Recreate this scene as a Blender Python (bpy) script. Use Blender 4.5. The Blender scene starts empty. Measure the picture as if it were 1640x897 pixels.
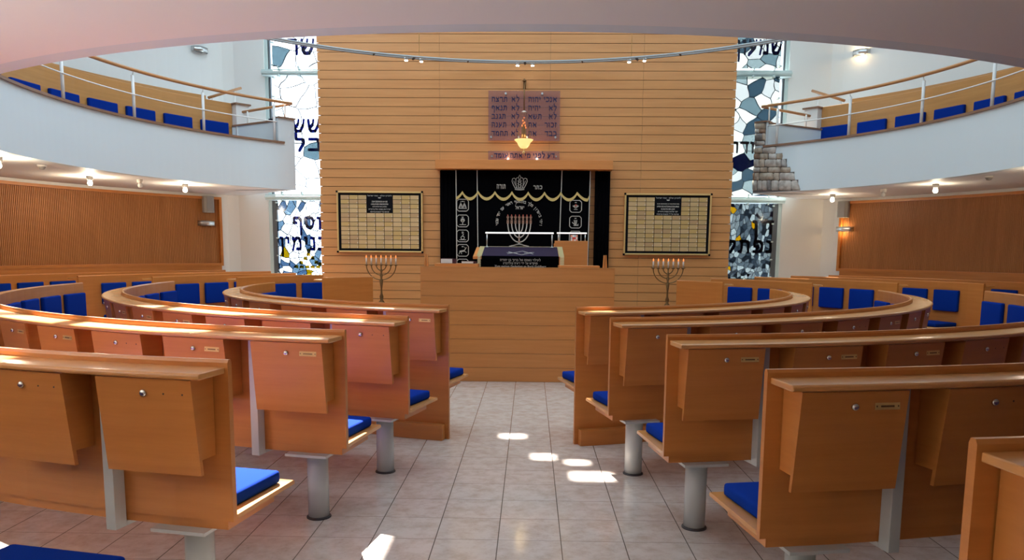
import bpy, bmesh, math, random
from mathutils import Vector, Matrix
random.seed(7)
S = bpy.context.scene
COL = S.collection
R = math.radians

# ---------------------------------------------------------------- camera
W, HH, F = 1640.0, 897.0, 1240.0
PPX, PPY = 820.0, 560.0            # optical centre of the (cropped) photograph
CAM = Vector((0.14, 0.0, 1.5))
def camera():
    vpx, vpy, roll = 850.0, 401.5, 0.011
    Y = Vector((vpx-PPX, -(vpy-PPY), F)).normalized()        # world +Y seen as (right, up, forward)
    up = Vector((math.sin(roll), math.cos(roll), 0))
    Z = (up - Y*up.dot(Y)).normalized()
    X = Vector((Z.y*Y.z-Z.z*Y.y, Z.z*Y.x-Z.x*Y.z, Z.x*Y.y-Z.y*Y.x))
    if X.x < 0: X = -X
    right = Vector((X.x, Y.x, Z.x)); upv = Vector((X.y, Y.y, Z.y)); fwd = Vector((X.z, Y.z, Z.z))
    c = bpy.data.cameras.new('camera'); o = bpy.data.objects.new('camera', c); COL.objects.link(o)
    c.sensor_fit = 'HORIZONTAL'; c.sensor_width = 36.0; c.lens = F/W*36.0
    c.shift_x = (W/2-PPX)/W; c.shift_y = (PPY-HH/2)/W
    c.clip_start = 0.02; c.clip_end = 200
    m = Matrix.Identity(4)
    for i in range(3):
        m[i][0] = right[i]; m[i][1] = upv[i]; m[i][2] = -fwd[i]; m[i][3] = CAM[i]
    o.matrix_world = m
    S.camera = o
camera()

# ---------------------------------------------------------------- view, sky, sun, added fill lamps
S.view_settings.view_transform = 'Standard'; S.view_settings.look = 'None'
S.view_settings.exposure = 0.0; S.view_settings.gamma = 1.0
S.view_settings.use_curve_mapping = False
S.cycles.use_denoising = True
S.cycles.max_bounces = 10; S.cycles.diffuse_bounces = 6; S.cycles.glossy_bounces = 3
S.cycles.transparent_max_bounces = 8; S.cycles.sample_clamp_indirect = 6.0
S.cycles.caustics_reflective = False; S.cycles.caustics_refractive = False

SUN_AZ = Vector((-0.35, 0.937))      # horizontal direction towards the sun
SUN_EL = 46.0
SUN_E, SKY_E, CEIL_FILL_E = 42.0, 2.8, 560.0
w = bpy.data.worlds.new('sky'); S.world = w; w.use_nodes = True
wn = w.node_tree; bg = wn.nodes['Background']
tc = wn.nodes.new('ShaderNodeTexCoord'); sx = wn.nodes.new('ShaderNodeSeparateXYZ')
wn.links.new(tc.outputs['Generated'], sx.inputs[0])
rp = wn.nodes.new('ShaderNodeValToRGB'); mp = wn.nodes.new('ShaderNodeMapRange')
mp.inputs[1].default_value = -0.45; mp.inputs[2].default_value = 0.45
wn.links.new(sx.outputs['X'], mp.inputs[0]); wn.links.new(mp.outputs[0], rp.inputs[0])
rp.color_ramp.elements[0].color = (1.25, 1.35, 1.45, 1); rp.color_ramp.elements[1].color = (0.80, 0.98, 1.2, 1)
wn.links.new(rp.outputs[0], bg.inputs[0]); bg.inputs[1].default_value = SKY_E

def aim(o, d): o.rotation_euler = Vector(d).to_track_quat('-Z', 'Y').to_euler()
te = math.tan(R(SUN_EL))
sd = Vector((-SUN_AZ.x, -SUN_AZ.y, -te)).normalized()
l = bpy.data.lights.new('sun', 'SUN'); l.energy = SUN_E; l.angle = R(0.55); l.color = (1, 0.95, 0.88)
sun = bpy.data.objects.new('sun', l); COL.objects.link(sun); aim(sun, sd); sun.location = (0, 9, 12)
def area(name, loc, d, sx_, sy_, e, col, shape='RECTANGLE'):
    l = bpy.data.lights.new(name, 'AREA'); l.energy = e; l.shape = shape; l.size = sx_; l.size_y = sy_; l.color = col
    o = bpy.data.objects.new(name, l); COL.objects.link(o); o.location = loc; aim(o, d); return o
area('added_ceiling_fill', (0.1, 9.2, 6.38), (0, 0, -1), 11.0, 10.0, CEIL_FILL_E, (0.68, 0.89, 1.0), 'RECTANGLE')  # ceiling-wide lamp added for ambient fill; stands for no known skylight
area('added_rear_fill', (0.2, -1.9, 1.25), (0, 1, 0.12), 5.5, 2.0, 6.0, (1.0, 0.93, 0.86))  # fill lamp added behind the camera to lift the pew fronts
area('added_soffit_fill', (-6.4, 0.8, 0.78), (0.5, 0.06, 1.0), 1.0, 3.4, 400.0, (0.96, 0.98, 0.97)).data.spread = R(100)  # upward lamp added to brighten the gallery underside; no window here

# ---------------------------------------------------------------- helpers
def tag(o, label=None, cat=None, group=None, kind=None):
    if label: o['label'] = label
    if cat: o['category'] = cat
    if group: o['group'] = group
    if kind: o['kind'] = kind
    return o
def empty(name, loc=(0, 0, 0), label=None, cat=None, group=None, rz=0.0):
    o = bpy.data.objects.new(name, None); COL.objects.link(o); o.location = loc; o.rotation_euler.z = rz
    o.empty_display_size = 0.1
    return tag(o, label, cat, group)
def link(name, me, parent=None, loc=None, rz=None):
    o = bpy.data.objects.new(name, me); COL.objects.link(o)
    if parent: o.parent = parent
    if loc is not None: o.location = loc
    if rz is not None: o.rotation_euler.z = rz
    return o
class MB:
    """collects shapes into one mesh"""
    def __init__(s): s.v = []; s.f = []; s.m = []; s.sm = []
    def add(s, vs, fs, mi=0, sm=False):
        b = len(s.v); s.v += [tuple(v) for v in vs]
        for f in fs: s.f.append([b+i for i in f]); s.m.append(mi); s.sm.append(sm)
        return s
    def box(s, x0, x1, y0, y1, z0, z1, mi=0):
        return s.add([(x0,y0,z0),(x1,y0,z0),(x1,y1,z0),(x0,y1,z0),(x0,y0,z1),(x1,y0,z1),(x1,y1,z1),(x0,y1,z1)],
            [(0,3,2,1),(4,5,6,7),(0,1,5,4),(1,2,6,5),(2,3,7,6),(3,0,4,7)], mi)
    def prism(s, poly, axis, a, b, mi=0):
        """poly of 2D points extruded along axis ('x': (y,z), 'y': (x,z), 'z': (x,y))"""
        def P(p, t):
            return (t,p[0],p[1]) if axis=='x' else (p[0],t,p[1]) if axis=='y' else (p[0],p[1],t)
        n = len(poly)
        vs = [P(p, a) for p in poly]+[P(p, b) for p in poly]
        fs = [tuple(range(n))[::-1], tuple(range(n, 2*n))]+[(i,(i+1)%n,(i+1)%n+n,i+n) for i in range(n)]
        return s.add(vs, fs, mi)
    def tube(s, pts, r, n=10, mi=0, caps=True):
        pts = [Vector(p) for p in pts]; rr = r if isinstance(r, (list, tuple)) else [r]*len(pts)
        vs = []; prev = None
        for i, p in enumerate(pts):
            d = (pts[min(i+1, len(pts)-1)]-pts[max(i-1, 0)]).normalized()
            if prev is None:
                a = Vector((0,0,1)) if abs(d.z) < .9 else Vector((1,0,0))
                u = d.cross(a).normalized()
            else: u = (prev-d*prev.dot(d)).normalized()
            prev = u; v = d.cross(u)
            for k in range(n):
                t = 2*math.pi*k/n; vs.append(p+(u*math.cos(t)+v*math.sin(t))*rr[i])
        fs = []
        for i in range(len(pts)-1):
            for k in range(n): fs.append((i*n+k, i*n+(k+1)%n, (i+1)*n+(k+1)%n, (i+1)*n+k))
        s.add(vs, fs, mi, True)
        if caps:
            b = len(s.v)-len(vs); m = (len(pts)-1)*n
            s.f.append([b+k for k in range(n)][::-1]); s.m.append(mi); s.sm.append(False)
            s.f.append([b+m+k for k in range(n)]); s.m.append(mi); s.sm.append(False)
        return s
    def lathe(s, prof, c=(0,0,0), n=20, mi=0):
        """prof: (r, z) from bottom to top"""
        vs = []; k = len(prof)
        for j in range(n):
            t = 2*math.pi*j/n
            for r, z in prof: vs.append((c[0]+r*math.cos(t), c[1]+r*math.sin(t), c[2]+z))
        fs = []
        for j in range(n):
            for i in range(k-1): fs.append((j*k+i, ((j+1)%n)*k+i, ((j+1)%n)*k+i+1, j*k+i+1))
        s.add(vs, fs, mi, True)
        b = len(s.v)-len(vs)
        s.f.append([b+j*k for j in range(n)][::-1]); s.m.append(mi); s.sm.append(False)
        s.f.append([b+j*k+k-1 for j in range(n)]); s.m.append(mi); s.sm.append(False)
        return s
    def sweep(s, prof, c, r, a0, a1, n=None, mi=0, ends=(0, 0)):
        """closed profile of (u outward, z) swept round centre c at radius r, angles in degrees; 0 faces the camera"""
        n = n or max(2, int(abs(a1-a0)/2.2)); k = len(prof); vs = []
        for j in range(n+1):
            t = R(a0+(a1-a0)*j/n)
            for u, z in prof: vs.append((c[0]+(r+u)*math.sin(t), c[1]-(r+u)*math.cos(t), z))
        fs = [(j*k+i, j*k+(i+1)%k, (j+1)*k+(i+1)%k, (j+1)*k+i) for j in range(n) for i in range(k)]
        s.add(vs, fs, mi)
        b = len(s.v)-len(vs)
        s.f.append([b+i for i in range(k)][::-1]); s.m.append(mi); s.sm.append(False)
        s.f.append([b+n*k+i for i in range(k)]); s.m.append(mi); s.sm.append(False)
        return s
    def ribbon(s, pts, wd, y, t=0.004, mi=0):
        """flat stitched line in the XZ plane at depth y"""
        P = [Vector((p[0], 0, p[1])) for p in pts]; vs = []
        for i, p in enumerate(P):
            d = (P[min(i+1, len(P)-1)]-P[max(i-1, 0)]).normalized(); nn = Vector((-d.z, 0, d.x))*wd/2
            for q in (p+nn, p-nn): vs += [(q.x, y, q.z), (q.x, y-t, q.z)]
        fs = []
        for i in range(len(P)-1):
            a = i*4; b = a+4
            fs += [(a+1,a+3,b+3,b+1), (a,b,b+2,a+2), (a,a+1,b+1,b), (a+2,b+2,b+3,a+3)]
        return s.add(vs, fs, mi)
    def mesh(s, name, mats):
        me = bpy.data.meshes.new(name); me.from_pydata(s.v, [], s.f)
        if not isinstance(mats, (list, tuple)): mats = [mats]
        for m in mats: me.materials.append(m)
        me.polygons.foreach_set('material_index', s.m); me.polygons.foreach_set('use_smooth', s.sm)
        bm = bmesh.new(); bm.from_mesh(me); bmesh.ops.recalc_face_normals(bm, faces=bm.faces); bm.to_mesh(me); bm.free()
        me.update(); return me
    def obj(s, name, mats, parent=None, bevel=0.0, seg=2):
        o = link(name, s.mesh(name, mats), parent)
        if bevel: 
            b = o.modifiers.new('bevel', 'BEVEL'); b.width = bevel; b.segments = seg; b.limit_method = 'ANGLE'; b.angle_limit = R(40)
        return o
def ring(c, r, t): return Vector((c[0]+r*math.sin(R(t)), c[1]-r*math.cos(R(t)), 0))

# ---------------------------------------------------------------- text
_cache = {}
def glyphs(txt, bold=0.0):
    body = txt
    key = (body, bold)
    if key in _cache: return _cache[key]
    c = bpy.data.curves.new('lettering', 'FONT'); c.body = body; c.offset = bold; c.resolution_u = 3
    o = bpy.data.objects.new('lettering', c); COL.objects.link(o)
    bpy.context.view_layer.update()
    me = o.evaluated_get(bpy.context.evaluated_depsgraph_get()).to_mesh()
    vs = [tuple(v.co) for v in me.vertices]; fs = [tuple(p.vertices) for p in me.polygons]
    o.evaluated_get(bpy.context.evaluated_depsgraph_get()).to_mesh_clear()
    bpy.data.objects.remove(o); bpy.data.curves.remove(c)
    _cache[key] = (vs, fs); return vs, fs
def put_text(mb, txt, cx, cz, y, h=None, wd=None, bold=0.0, rot=0.0, t=0.006, anchor='c', mi=0, slant=0.0):
    """letters in the XZ plane facing -Y: h = height, wd = width; box centred on (cx, cz)"""
    if any('\u0590' <= ch <= '\u05ff' for ch in txt): return put_hebrew(mb, txt, cx, cz, y, h, wd, rot, t, anchor, mi)
    vs, fs = glyphs(txt, bold)
    x0 = min(v[0] for v in vs); x1 = max(v[0] for v in vs); y0 = min(v[1] for v in vs); y1 = max(v[1] for v in vs)
    sy = h/(y1-y0) if h else None; sx_ = wd/(x1-x0) if wd else None
    sx_ = sx_ or sy; sy = sy or sx_
    ca, sa = math.cos(rot), math.sin(rot); out = []
    ax = {'c': (x0+x1)/2, 'r': x1, 'l': x0}[anchor]
    for v in vs:
        px = (v[0]-ax)*sx_; pz = (v[1]-(y0+y1)/2)*sy; px += slant*pz
        out.append((cx+px*ca-pz*sa, cz+px*sa+pz*ca))
    n = len(out)
    mb.add([(p[0], y-t, p[1]) for p in out]+[(p[0], y, p[1]) for p in out], fs+[tuple(n+i for i in f)[::-1] for f in fs], mi)
    # side walls so that letters are solid
    cnt = {}
    for f in fs:
        for i in range(len(f)):
            e = (f[i], f[(i+1) % len(f)]); k = (min(e), max(e)); cnt.setdefault(k, []).append(e)
    b = len(mb.v)-2*n
    for k, es in cnt.items():
        if len(es) == 1:
            a, c = es[0]; mb.f.append([b+c, b+a, b+a+n, b+c+n]); mb.m.append(mi); mb.sm.append(False)


# Hebrew letters drawn with a broad pen: (advance, strokes) on a unit x-height
HEB = {
'א': (.90, [[(.12,.88),(.78,.12)], [(.78,.9),(.74,.68),(.52,.50)], [(.32,.62),(.14,.38),(.18,.1)]]),
'ב': (.82, [[(.1,.88),(.58,.88),(.66,.74),(.66,.12)], [(.06,.12),(.82,.12)]]),
'ג': (.56, [[(.14,.88),(.36,.86),(.38,.45),(.48,.1)], [(.38,.36),(.1,.1)]]),
'ד': (.76, [[(.06,.88),(.72,.88)], [(.60,.88),(.60,.08)]]),
'ה': (.80, [[(.06,.88),(.62,.88),(.68,.75),(.68,.08)], [(.16,.56),(.16,.08)]]),
'ו': (.36, [[(.06,.88),(.22,.86),(.24,.08)]]),
'ז': (.44, [[(.06,.9),(.40,.84)], [(.24,.82),(.20,.08)]]),
'ח': (.80, [[(.12,.9),(.15,.08)], [(.12,.88),(.6,.88),(.68,.75),(.68,.08)]]),
'ט': (.80, [[(.1,.88),(.14,.5),(.14,.12),(.6,.12),(.7,.4),(.66,.8),(.44,.88)]]),
'י': (.34, [[(.08,.88),(.22,.86),(.22,.56)]]),
'כ': (.76, [[(.1,.88),(.55,.88),(.66,.7),(.66,.3),(.55,.12),(.08,.12)]]),
'ך': (.70, [[(.06,.88),(.6,.88),(.6,-.35)]]),
'ל': (.74, [[(.14,1.36),(.16,.88),(.58,.86),(.62,.62),(.34,.06)]]),
'מ': (.86, [[(.1,.9),(.24,.6),(.12,.08)], [(.24,.66),(.42,.88),(.62,.86),(.72,.6),(.72,.12),(.42,.12)]]),
'ם': (.80, [[(.12,.88),(.62,.88),(.68,.7),(.68,.12),(.14,.12),(.14,.88)]]),
'נ': (.52, [[(.12,.88),(.34,.86),(.38,.12),(.06,.12)]]),
'ן': (.36, [[(.06,.88),(.22,.86),(.24,-.35)]]),
'ס': (.80, [[(.06,.88),(.56,.88),(.7,.6),(.6,.25),(.4,.1),(.2,.25),(.12,.55),(.18,.85)]]),
'ע': (.76, [[(.66,.9),(.6,.5),(.08,.02)], [(.14,.9),(.2,.62),(.42,.32)]]),
'פ': (.76, [[(.32,.5),(.15,.52),(.13,.85),(.5,.88),(.66,.7),(.66,.3),(.55,.12),(.08,.12)]]),
'ף': (.76, [[(.32,.5),(.15,.52),(.13,.85),(.5,.88),(.64,.7),(.64,-.35)]]),
'צ': (.76, [[(.14,.88),(.22,.66),(.64,.14),(.06,.12)], [(.62,.9),(.58,.7),(.40,.48)]]),
'ץ': (.70, [[(.14,.88),(.3,.55),(.3,-.35)], [(.6,.9),(.56,.7),(.3,.45)]]),
'ק': (.76, [[(.06,.88),(.56,.88),(.66,.7),(.46,.25)], [(.16,.56),(.16,-.35)]]),
'ר': (.70, [[(.06,.88),(.5,.88),(.6,.72),(.6,.08)]]),
'ש': (.96, [[(.1,.9),(.18,.3),(.3,.1),(.6,.12),(.8,.5),(.86,.9)], [(.47,.9),(.44,.62),(.22,.36)]]),
'ת': (.86, [[(.14,.88),(.6,.88),(.7,.75),(.7,.08)], [(.24,.85),(.24,.3),(.18,.12),(.04,.12)]]),
'׳': (.2, [[(.12,1.0),(.06,.75)]]), '·': (.4, [[(.18,.5),(.24,.5)]])}
def hebrew(txt, wt=1.0):
    """outline pieces of a Hebrew line, written right to left, as convex polygons"""
    nib = [(-.085*wt, -.085*wt), (.055*wt, -.115*wt), (.085*wt, .085*wt), (-.055*wt, .115*wt)]
    out = []; x = 0.0
    for ch in txt[::-1]:
        if ch == ' ': x += .42; continue
        adv, st = HEB[ch]
        for pl in st:
            for p, q in zip(pl, pl[1:]):
                pts = sorted({(round(c[0]+n[0], 4), round(c[1]+n[1], 4)) for c in (p, q) for n in nib})
                def half(ps):
                    h = []
                    for v in ps:
                        while len(h) > 1 and (h[-1][0]-h[-2][0])*(v[1]-h[-2][1])-(h[-1][1]-h[-2][1])*(v[0]-h[-2][0]) <= 0: h.pop()
                        h.append(v)
                    return h
                hull = half(pts)[:-1]+half(pts[::-1])[:-1]
                out.append([(a+x, b) for a, b in hull])
        x += adv+.13
    return out, x-.13
def put_hebrew(mb, txt, cx, cz, y, h, wd=None, rot=0.0, t=0.006, anchor='c', mi=0, wt=1.0):
    """h: x-height; cz: middle of the x-height"""
    pieces, W_ = hebrew(txt, wt); k = (wd/W_) if wd else h*.92
    ca, sa = math.cos(rot), math.sin(rot); off = {'c': W_/2, 'r': W_, 'l': 0}[anchor]
    for i, pc in enumerate(pieces):
        q = []
        for a, b in pc:
            px, pz = (a-off)*k, (b-.5)*h; q.append((cx+px*ca-pz*sa, cz+px*sa+pz*ca))
        n = len(q); e = (i % 3)*.00015
        mb.add([(p[0], y-t-e, p[1]) for p in q]+[(p[0], y, p[1]) for p in q], [tuple(range(n)), tuple(range(n, 2*n))[::-1]]+[(j, j+n, (j+1) % n+n, (j+1) % n) for j in range(n)], mi)

# ---------------------------------------------------------------- materials
def mat(name, col, rough=0.5, metal=0.0, spec=0.5, emit=None, es=0.0):
    m = bpy.data.materials.new(name); m.use_nodes = True; b = m.node_tree.nodes['Principled BSDF']
    b.inputs['Base Color'].default_value = (*col, 1); b.inputs['Roughness'].default_value = rough
    b.inputs['Metallic'].default_value = metal; b.inputs['Specular IOR Level'].default_value = spec
    if emit: b.inputs['Emission Color'].default_value = (*emit, 1); b.inputs['Emission Strength'].default_value = es
    return m
def N(m, t, **kw):
    n = m.node_tree.nodes.new(t)
    for k, v in kw.items(): setattr(n, k, v)
    return n
def wood(name, a, b, rough=0.32, scale=(1.6, 1.6, 26), spec=0.5, fine=0.5, coat=0.0):
    m = mat(name, a, rough, spec=spec); nt = m.node_tree; L = nt.links; bs = nt.nodes['Principled BSDF']
    tc = N(m, 'ShaderNodeTexCoord'); mp = N(m, 'ShaderNodeMapping'); mp.inputs['Scale'].default_value = scale
    L.new(tc.outputs['Object'], mp.inputs[0])
    n1 = N(m, 'ShaderNodeTexNoise'); n1.inputs['Scale'].default_value = 1.0; n1.inputs['Detail'].default_value = 5; n1.inputs['Roughness'].default_value = .6
    L.new(mp.outputs[0], n1.inputs[0])
    rp = N(m, 'ShaderNodeValToRGB'); rp.color_ramp.elements[0].position = .3; rp.color_ramp.elements[1].position = .7
    rp.color_ramp.elements[0].color = (*b, 1); rp.color_ramp.elements[1].color = (*a, 1)
    L.new(n1.outputs[0], rp.inputs[0]); L.new(rp.outputs[0], bs.inputs['Base Color'])
    bs.inputs['Coat Weight'].default_value = coat; bs.inputs['Coat Roughness'].default_value = .15
    return m
M = {}
M['pew'] = wood('beech_pew', (.53, .195, .045), (.46, .158, .033), .32)
M['desk'] = wood('beech_desk', (.64, .295, .10), (.56, .245, .075), .22, (2, 2, 26))
M['rail'] = wood('beech_handrail', (.5, .24, .09), (.42, .19, .07), .35, (3, 3, 12))
M['balc'] = wood('beech_gallery', (.55, .27, .085), (.47, .22, .065), .35)
M['bimah'] = wood('beech_bimah', (.68, .262, .072), (.60, .218, .055), .34)
M['groove'] = mat('groove_dark', (.10, .035, .012), .7)
M['white'] = mat('white_paint', (.80, .81, .80), .55, spec=.3)
M['parapet'] = mat('sky_tinted_white', (.66, .74, .78), .55, spec=.3)  # white paint with the sky's bluish cast put into its colour
M['whitewarm'] = mat('white_soffit', (.82, .82, .81), .6, spec=.3)
M['cap'] = wood('brown_cap', (.27, .15, .09), (.21, .11, .065), .45, (3, 3, 10))
M['blue'] = mat('blue_fabric', (.003, .028, .25), .95, spec=.05)
nt = M['blue'].node_tree; nz = N(M['blue'], 'ShaderNodeTexNoise'); nz.inputs['Scale'].default_value = 260; bp = N(M['blue'], 'ShaderNodeBump'); bp.inputs['Strength'].default_value = .25; bp.inputs['Distance'].default_value = .002
tcb = N(M['blue'], 'ShaderNodeTexCoord'); nt.links.new(tcb.outputs['Object'], nz.inputs[0]); nt.links.new(nz.outputs[0], bp.inputs['Height']); nt.links.new(bp.outputs[0], nt.nodes['Principled BSDF'].inputs['Normal'])
M['steel'] = mat('grey_lacquered_steel', (.52, .54, .53), .25, 0.0)
M['chrome'] = mat('brushed_steel', (.62, .63, .63), .3, 1.0)
M['track'] = mat('grey_track', (.36, .40, .42), .45, .3)
M['darkring'] = mat('dark_rubber', (.04, .03, .03), .6)
M['lockm'] = mat('lock_metal', (.7, .68, .64), .22, 1.0)
M['black'] = mat('black', (.006, .006, .008), .7, spec=.08)
M['brass'] = mat('brass', (.70, .48, .19), .3, .45)
M['velvet'] = mat('black_velvet', (.0015, .0014, .002), .95, spec=.02)
M['gold'] = mat('gold_fringe', (.62, .47, .17), .7)
M['silver'] = mat('silver_thread', (.48, .46, .42), .7)
M['redthread'] = mat('red_thread', (.42, .10, .07), .7)
M['brownthread'] = mat('bronze_thread', (.30, .17, .12), .7)
M['purple'] = mat('purple_velvet', (.016, .009, .034), .8, spec=.15)
M['ivory'] = mat('ivory_fringe', (.78, .70, .42), .8)
M['paper'] = mat('paper', (.78, .77, .75), .7)
M['maroon'] = mat('maroon_cover', (.06, .008, .02), .5)
M['navy'] = mat('navy_letter', (.006, .008, .06), .4)
M['bronze'] = mat('aged_bronze', (.20, .12, .055), .38, .9)
M['candle'] = mat('candle_wax', (.62, .50, .42), .6)
M['flame'] = mat('flame_bulb', (.9, .25, .06), .4, emit=(1, .22, .05), es=1.6)
M['bulb'] = mat('lit_bulb', (1, .95, .85), .3, emit=(1, .86, .6), es=30)
M['porcelain'] = mat('white_plastic', (.75, .73, .68), .35)
M['offbulb'] = mat('unlit_bulb', (.8, .8, .78), .1)
M['speaker'] = mat('grey_speaker', (.30, .28, .26), .5)
M['frame'] = mat('window_frame', (.55, .66, .66), .4)
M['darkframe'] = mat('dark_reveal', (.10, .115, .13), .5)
M['bowl'] = mat('amber_glass', (.9, .70, .30), .2, emit=(1, .72, .26), es=0.9)
M['led'] = mat('lamp_bar', (.9, .88, .85), .3, emit=(1, .96, .92), es=.9)

# wooden screen boards, each board slightly different
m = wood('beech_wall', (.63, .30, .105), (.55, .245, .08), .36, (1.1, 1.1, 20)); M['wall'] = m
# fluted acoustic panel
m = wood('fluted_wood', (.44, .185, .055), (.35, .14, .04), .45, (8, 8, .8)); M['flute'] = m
# floor tiles
m = mat('limestone_tiles', (.6, .55, .5), .11, spec=1.0); M['floor'] = m
nt = m.node_tree; L = nt.links; bs = nt.nodes['Principled BSDF']
tc = N(m, 'ShaderNodeTexCoord'); sp = N(m, 'ShaderNodeSeparateXYZ'); L.new(tc.outputs['Object'], sp.inputs[0])
def math_(m, op, a, b=None):
    n = N(m, 'ShaderNodeMath', operation=op)
    for i, v in enumerate((a, b)):
        if v is None: continue
        if isinstance(v, (int, float)): n.inputs[i].default_value = v
        else: m.node_tree.links.new(v, n.inputs[i])
    return n.outputs[0]
masks = []; ids = []
for ax, off, pitch in (('X', -0.0147, .3279), ('Y', 3.8815, .3255)):
    q = math_(m, 'DIVIDE', math_(m, 'SUBTRACT', sp.outputs[ax], off), pitch)
    fr = math_(m, 'FRACT', q); ids.append(math_(m, 'FLOOR', q))
    d = math_(m, 'MINIMUM', fr, math_(m, 'SUBTRACT', 1.0, fr))
    masks.append(math_(m, 'LESS_THAN', d, .008 if ax == 'X' else .0045))
line = math_(m, 'MAXIMUM', *masks)
cv = N(m, 'ShaderNodeCombineXYZ'); L.new(ids[0], cv.inputs[0]); L.new(ids[1], cv.inputs[1])
wnz = N(m, 'ShaderNodeTexWhiteNoise'); L.new(cv.outputs[0], wnz.inputs[0])
va = N(m, 'ShaderNodeVectorMath', operation='ADD'); L.new(tc.outputs['Object'], va.inputs[0]); L.new(wnz.outputs['Color'], va.inputs[1])
n1 = N(m, 'ShaderNodeTexNoise'); n1.inputs['Scale'].default_value = 11; n1.inputs['Detail'].default_value = 6; n1.inputs['Roughness'].default_value = .65
L.new(va.outputs[0], n1.inputs[0])
r1 = N(m, 'ShaderNodeValToRGB'); r1.color_ramp.elements[0].position = .33; r1.color_ramp.elements[1].position = .6
r1.color_ramp.elements[0].color = (.55, .455, .39, 1); r1.color_ramp.elements[1].color = (.68, .61, .565, 1)
L.new(n1.outputs[0], r1.inputs[0])
n2 = N(m, 'ShaderNodeTexVoronoi'); n2.inputs['Scale'].default_value = 26; L.new(va.outputs[0], n2.inputs[0])
r2 = N(m, 'ShaderNodeValToRGB'); r2.color_ramp.elements[0].position = .0; r2.color_ramp.elements[1].position = .22
r2.color_ramp.elements[0].color = (.86, .82, .79, 1); r2.color_ramp.elements[1].color = (1, 1, 1, 1); L.new(n2.outputs['Distance'], r2.inputs[0])
mx = N(m, 'ShaderNodeMix', data_type='RGBA', blend_type='MULTIPLY'); mx.inputs[0].default_value = 1
L.new(r1.outputs[0], mx.inputs[6]); L.new(r2.outputs[0], mx.inputs[7])
m2 = N(m, 'ShaderNodeMix', data_type='RGBA'); L.new(line, m2.inputs[0]); L.new(mx.outputs[2], m2.inputs[6]); m2.inputs[7].default_value = (.16, .13, .11, 1)
L.new(m2.outputs[2], bs.inputs['Base Color'])
# brass plates with faint engraved lines
def plate_mat(name, col):
    m = mat(name, col, .34, .25); nt = m.node_tree; L = nt.links; bs = nt.nodes['Principled BSDF']
    tc = N(m, 'ShaderNodeTexCoord'); wv = N(m, 'ShaderNodeTexWave', bands_direction='Z'); wv.inputs['Scale'].default_value = 16; wv.inputs['Distortion'].default_value = 1.2
    L.new(tc.outputs['Object'], wv.inputs[0]); mx = N(m, 'ShaderNodeMix', data_type='RGBA'); mx.inputs[6].default_value = (*col, 1)
    mx.inputs[7].default_value = tuple(c*.72 for c in col)+(1,); L.new(wv.outputs['Color'], mx.inputs[0]); L.new(mx.outputs[2], bs.inputs['Base Color']); return m
PL = [plate_mat('brass_plate', c) for c in ((.72, .50, .24), (.66, .46, .21), (.76, .53, .27), (.62, .40, .20), (.70, .47, .18))]

def glass(name, cols, fac_gloss=.015, scale=2.6, lead=.012, dens=1.0, top=1.0, leadcol=(.03,.035,.05)):
    """stained glass: irregular leaded pieces, smaller towards the sill"""
    m = bpy.data.materials.new(name); m.use_nodes = True; nt = m.node_tree; L = nt.links
    for n in list(nt.nodes): nt.nodes.remove(n)
    out = N(m, 'ShaderNodeOutputMaterial')
    tc = N(m, 'ShaderNodeTexCoord'); sp = N(m, 'ShaderNodeSeparateXYZ'); L.new(tc.outputs['Object'], sp.inputs[0])
    wz = math_(m, 'POWER', math_(m, 'MAXIMUM', sp.outputs['Z'], .2), .5 if dens > 1 else .8)
    wz = math_(m, 'MULTIPLY', wz, 1.9*dens)
    xs = math_(m, 'MULTIPLY', sp.outputs['X'], dens)
    cb = N(m, 'ShaderNodeCombineXYZ'); L.new(xs, cb.inputs[0]); L.new(wz, cb.inputs[1])
    nz = N(m, 'ShaderNodeTexNoise'); nz.inputs['Scale'].default_value = 1.3; L.new(cb.outputs[0], nz.inputs[0])
    ad = N(m, 'ShaderNodeVectorMath', operation='ADD'); sc = N(m, 'ShaderNodeVectorMath', operation='SCALE'); sc.inputs['Scale'].default_value = .35
    L.new(nz.outputs['Color'], sc.inputs[0]); L.new(cb.outputs[0], ad.inputs[0]); L.new(sc.outputs[0], ad.inputs[1])
    v1 = N(m, 'ShaderNodeTexVoronoi', voronoi_dimensions='2D'); v2 = N(m, 'ShaderNodeTexVoronoi', voronoi_dimensions='2D', feature='DISTANCE_TO_EDGE')
    for v in (v1, v2): v.inputs['Scale'].default_value = scale; L.new(ad.outputs[0], v.inputs['Vector'])
    sc1 = N(m, 'ShaderNodeSeparateColor'); L.new(v1.outputs['Color'], sc1.inputs[0])
    rp = N(m, 'ShaderNodeValToRGB'); rp.color_ramp.interpolation = 'CONSTANT'
    el = rp.color_ramp.elements
    while len(el) < len(cols): el.new(.5)
    for e, (p, c) in zip(el, cols): e.position = p; e.color = (*c, 1)
    L.new(sc1.outputs[0], rp.inputs[0])
    lm = math_(m, 'LESS_THAN', v2.outputs['Distance'], lead)
    mx = N(m, 'ShaderNodeMix', data_type='RGBA'); L.new(lm, mx.inputs[0]); L.new(rp.outputs[0], mx.inputs[6]); mx.inputs[7].default_value = (*leadcol, 1)
    tr = N(m, 'ShaderNodeBsdfTransparent'); L.new(mx.outputs[2], tr.inputs[0])
    gl = N(m, 'ShaderNodeBsdfGlossy'); gl.inputs['Roughness'].default_value = .08
    ms = N(m, 'ShaderNodeMixShader'); ms.inputs[0].default_value = fac_gloss
    L.new(tr.outputs[0], ms.inputs[1]); L.new(gl.outputs[0], ms.inputs[2]); L.new(ms.outputs[0], out.inputs[0])
    return m
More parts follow.
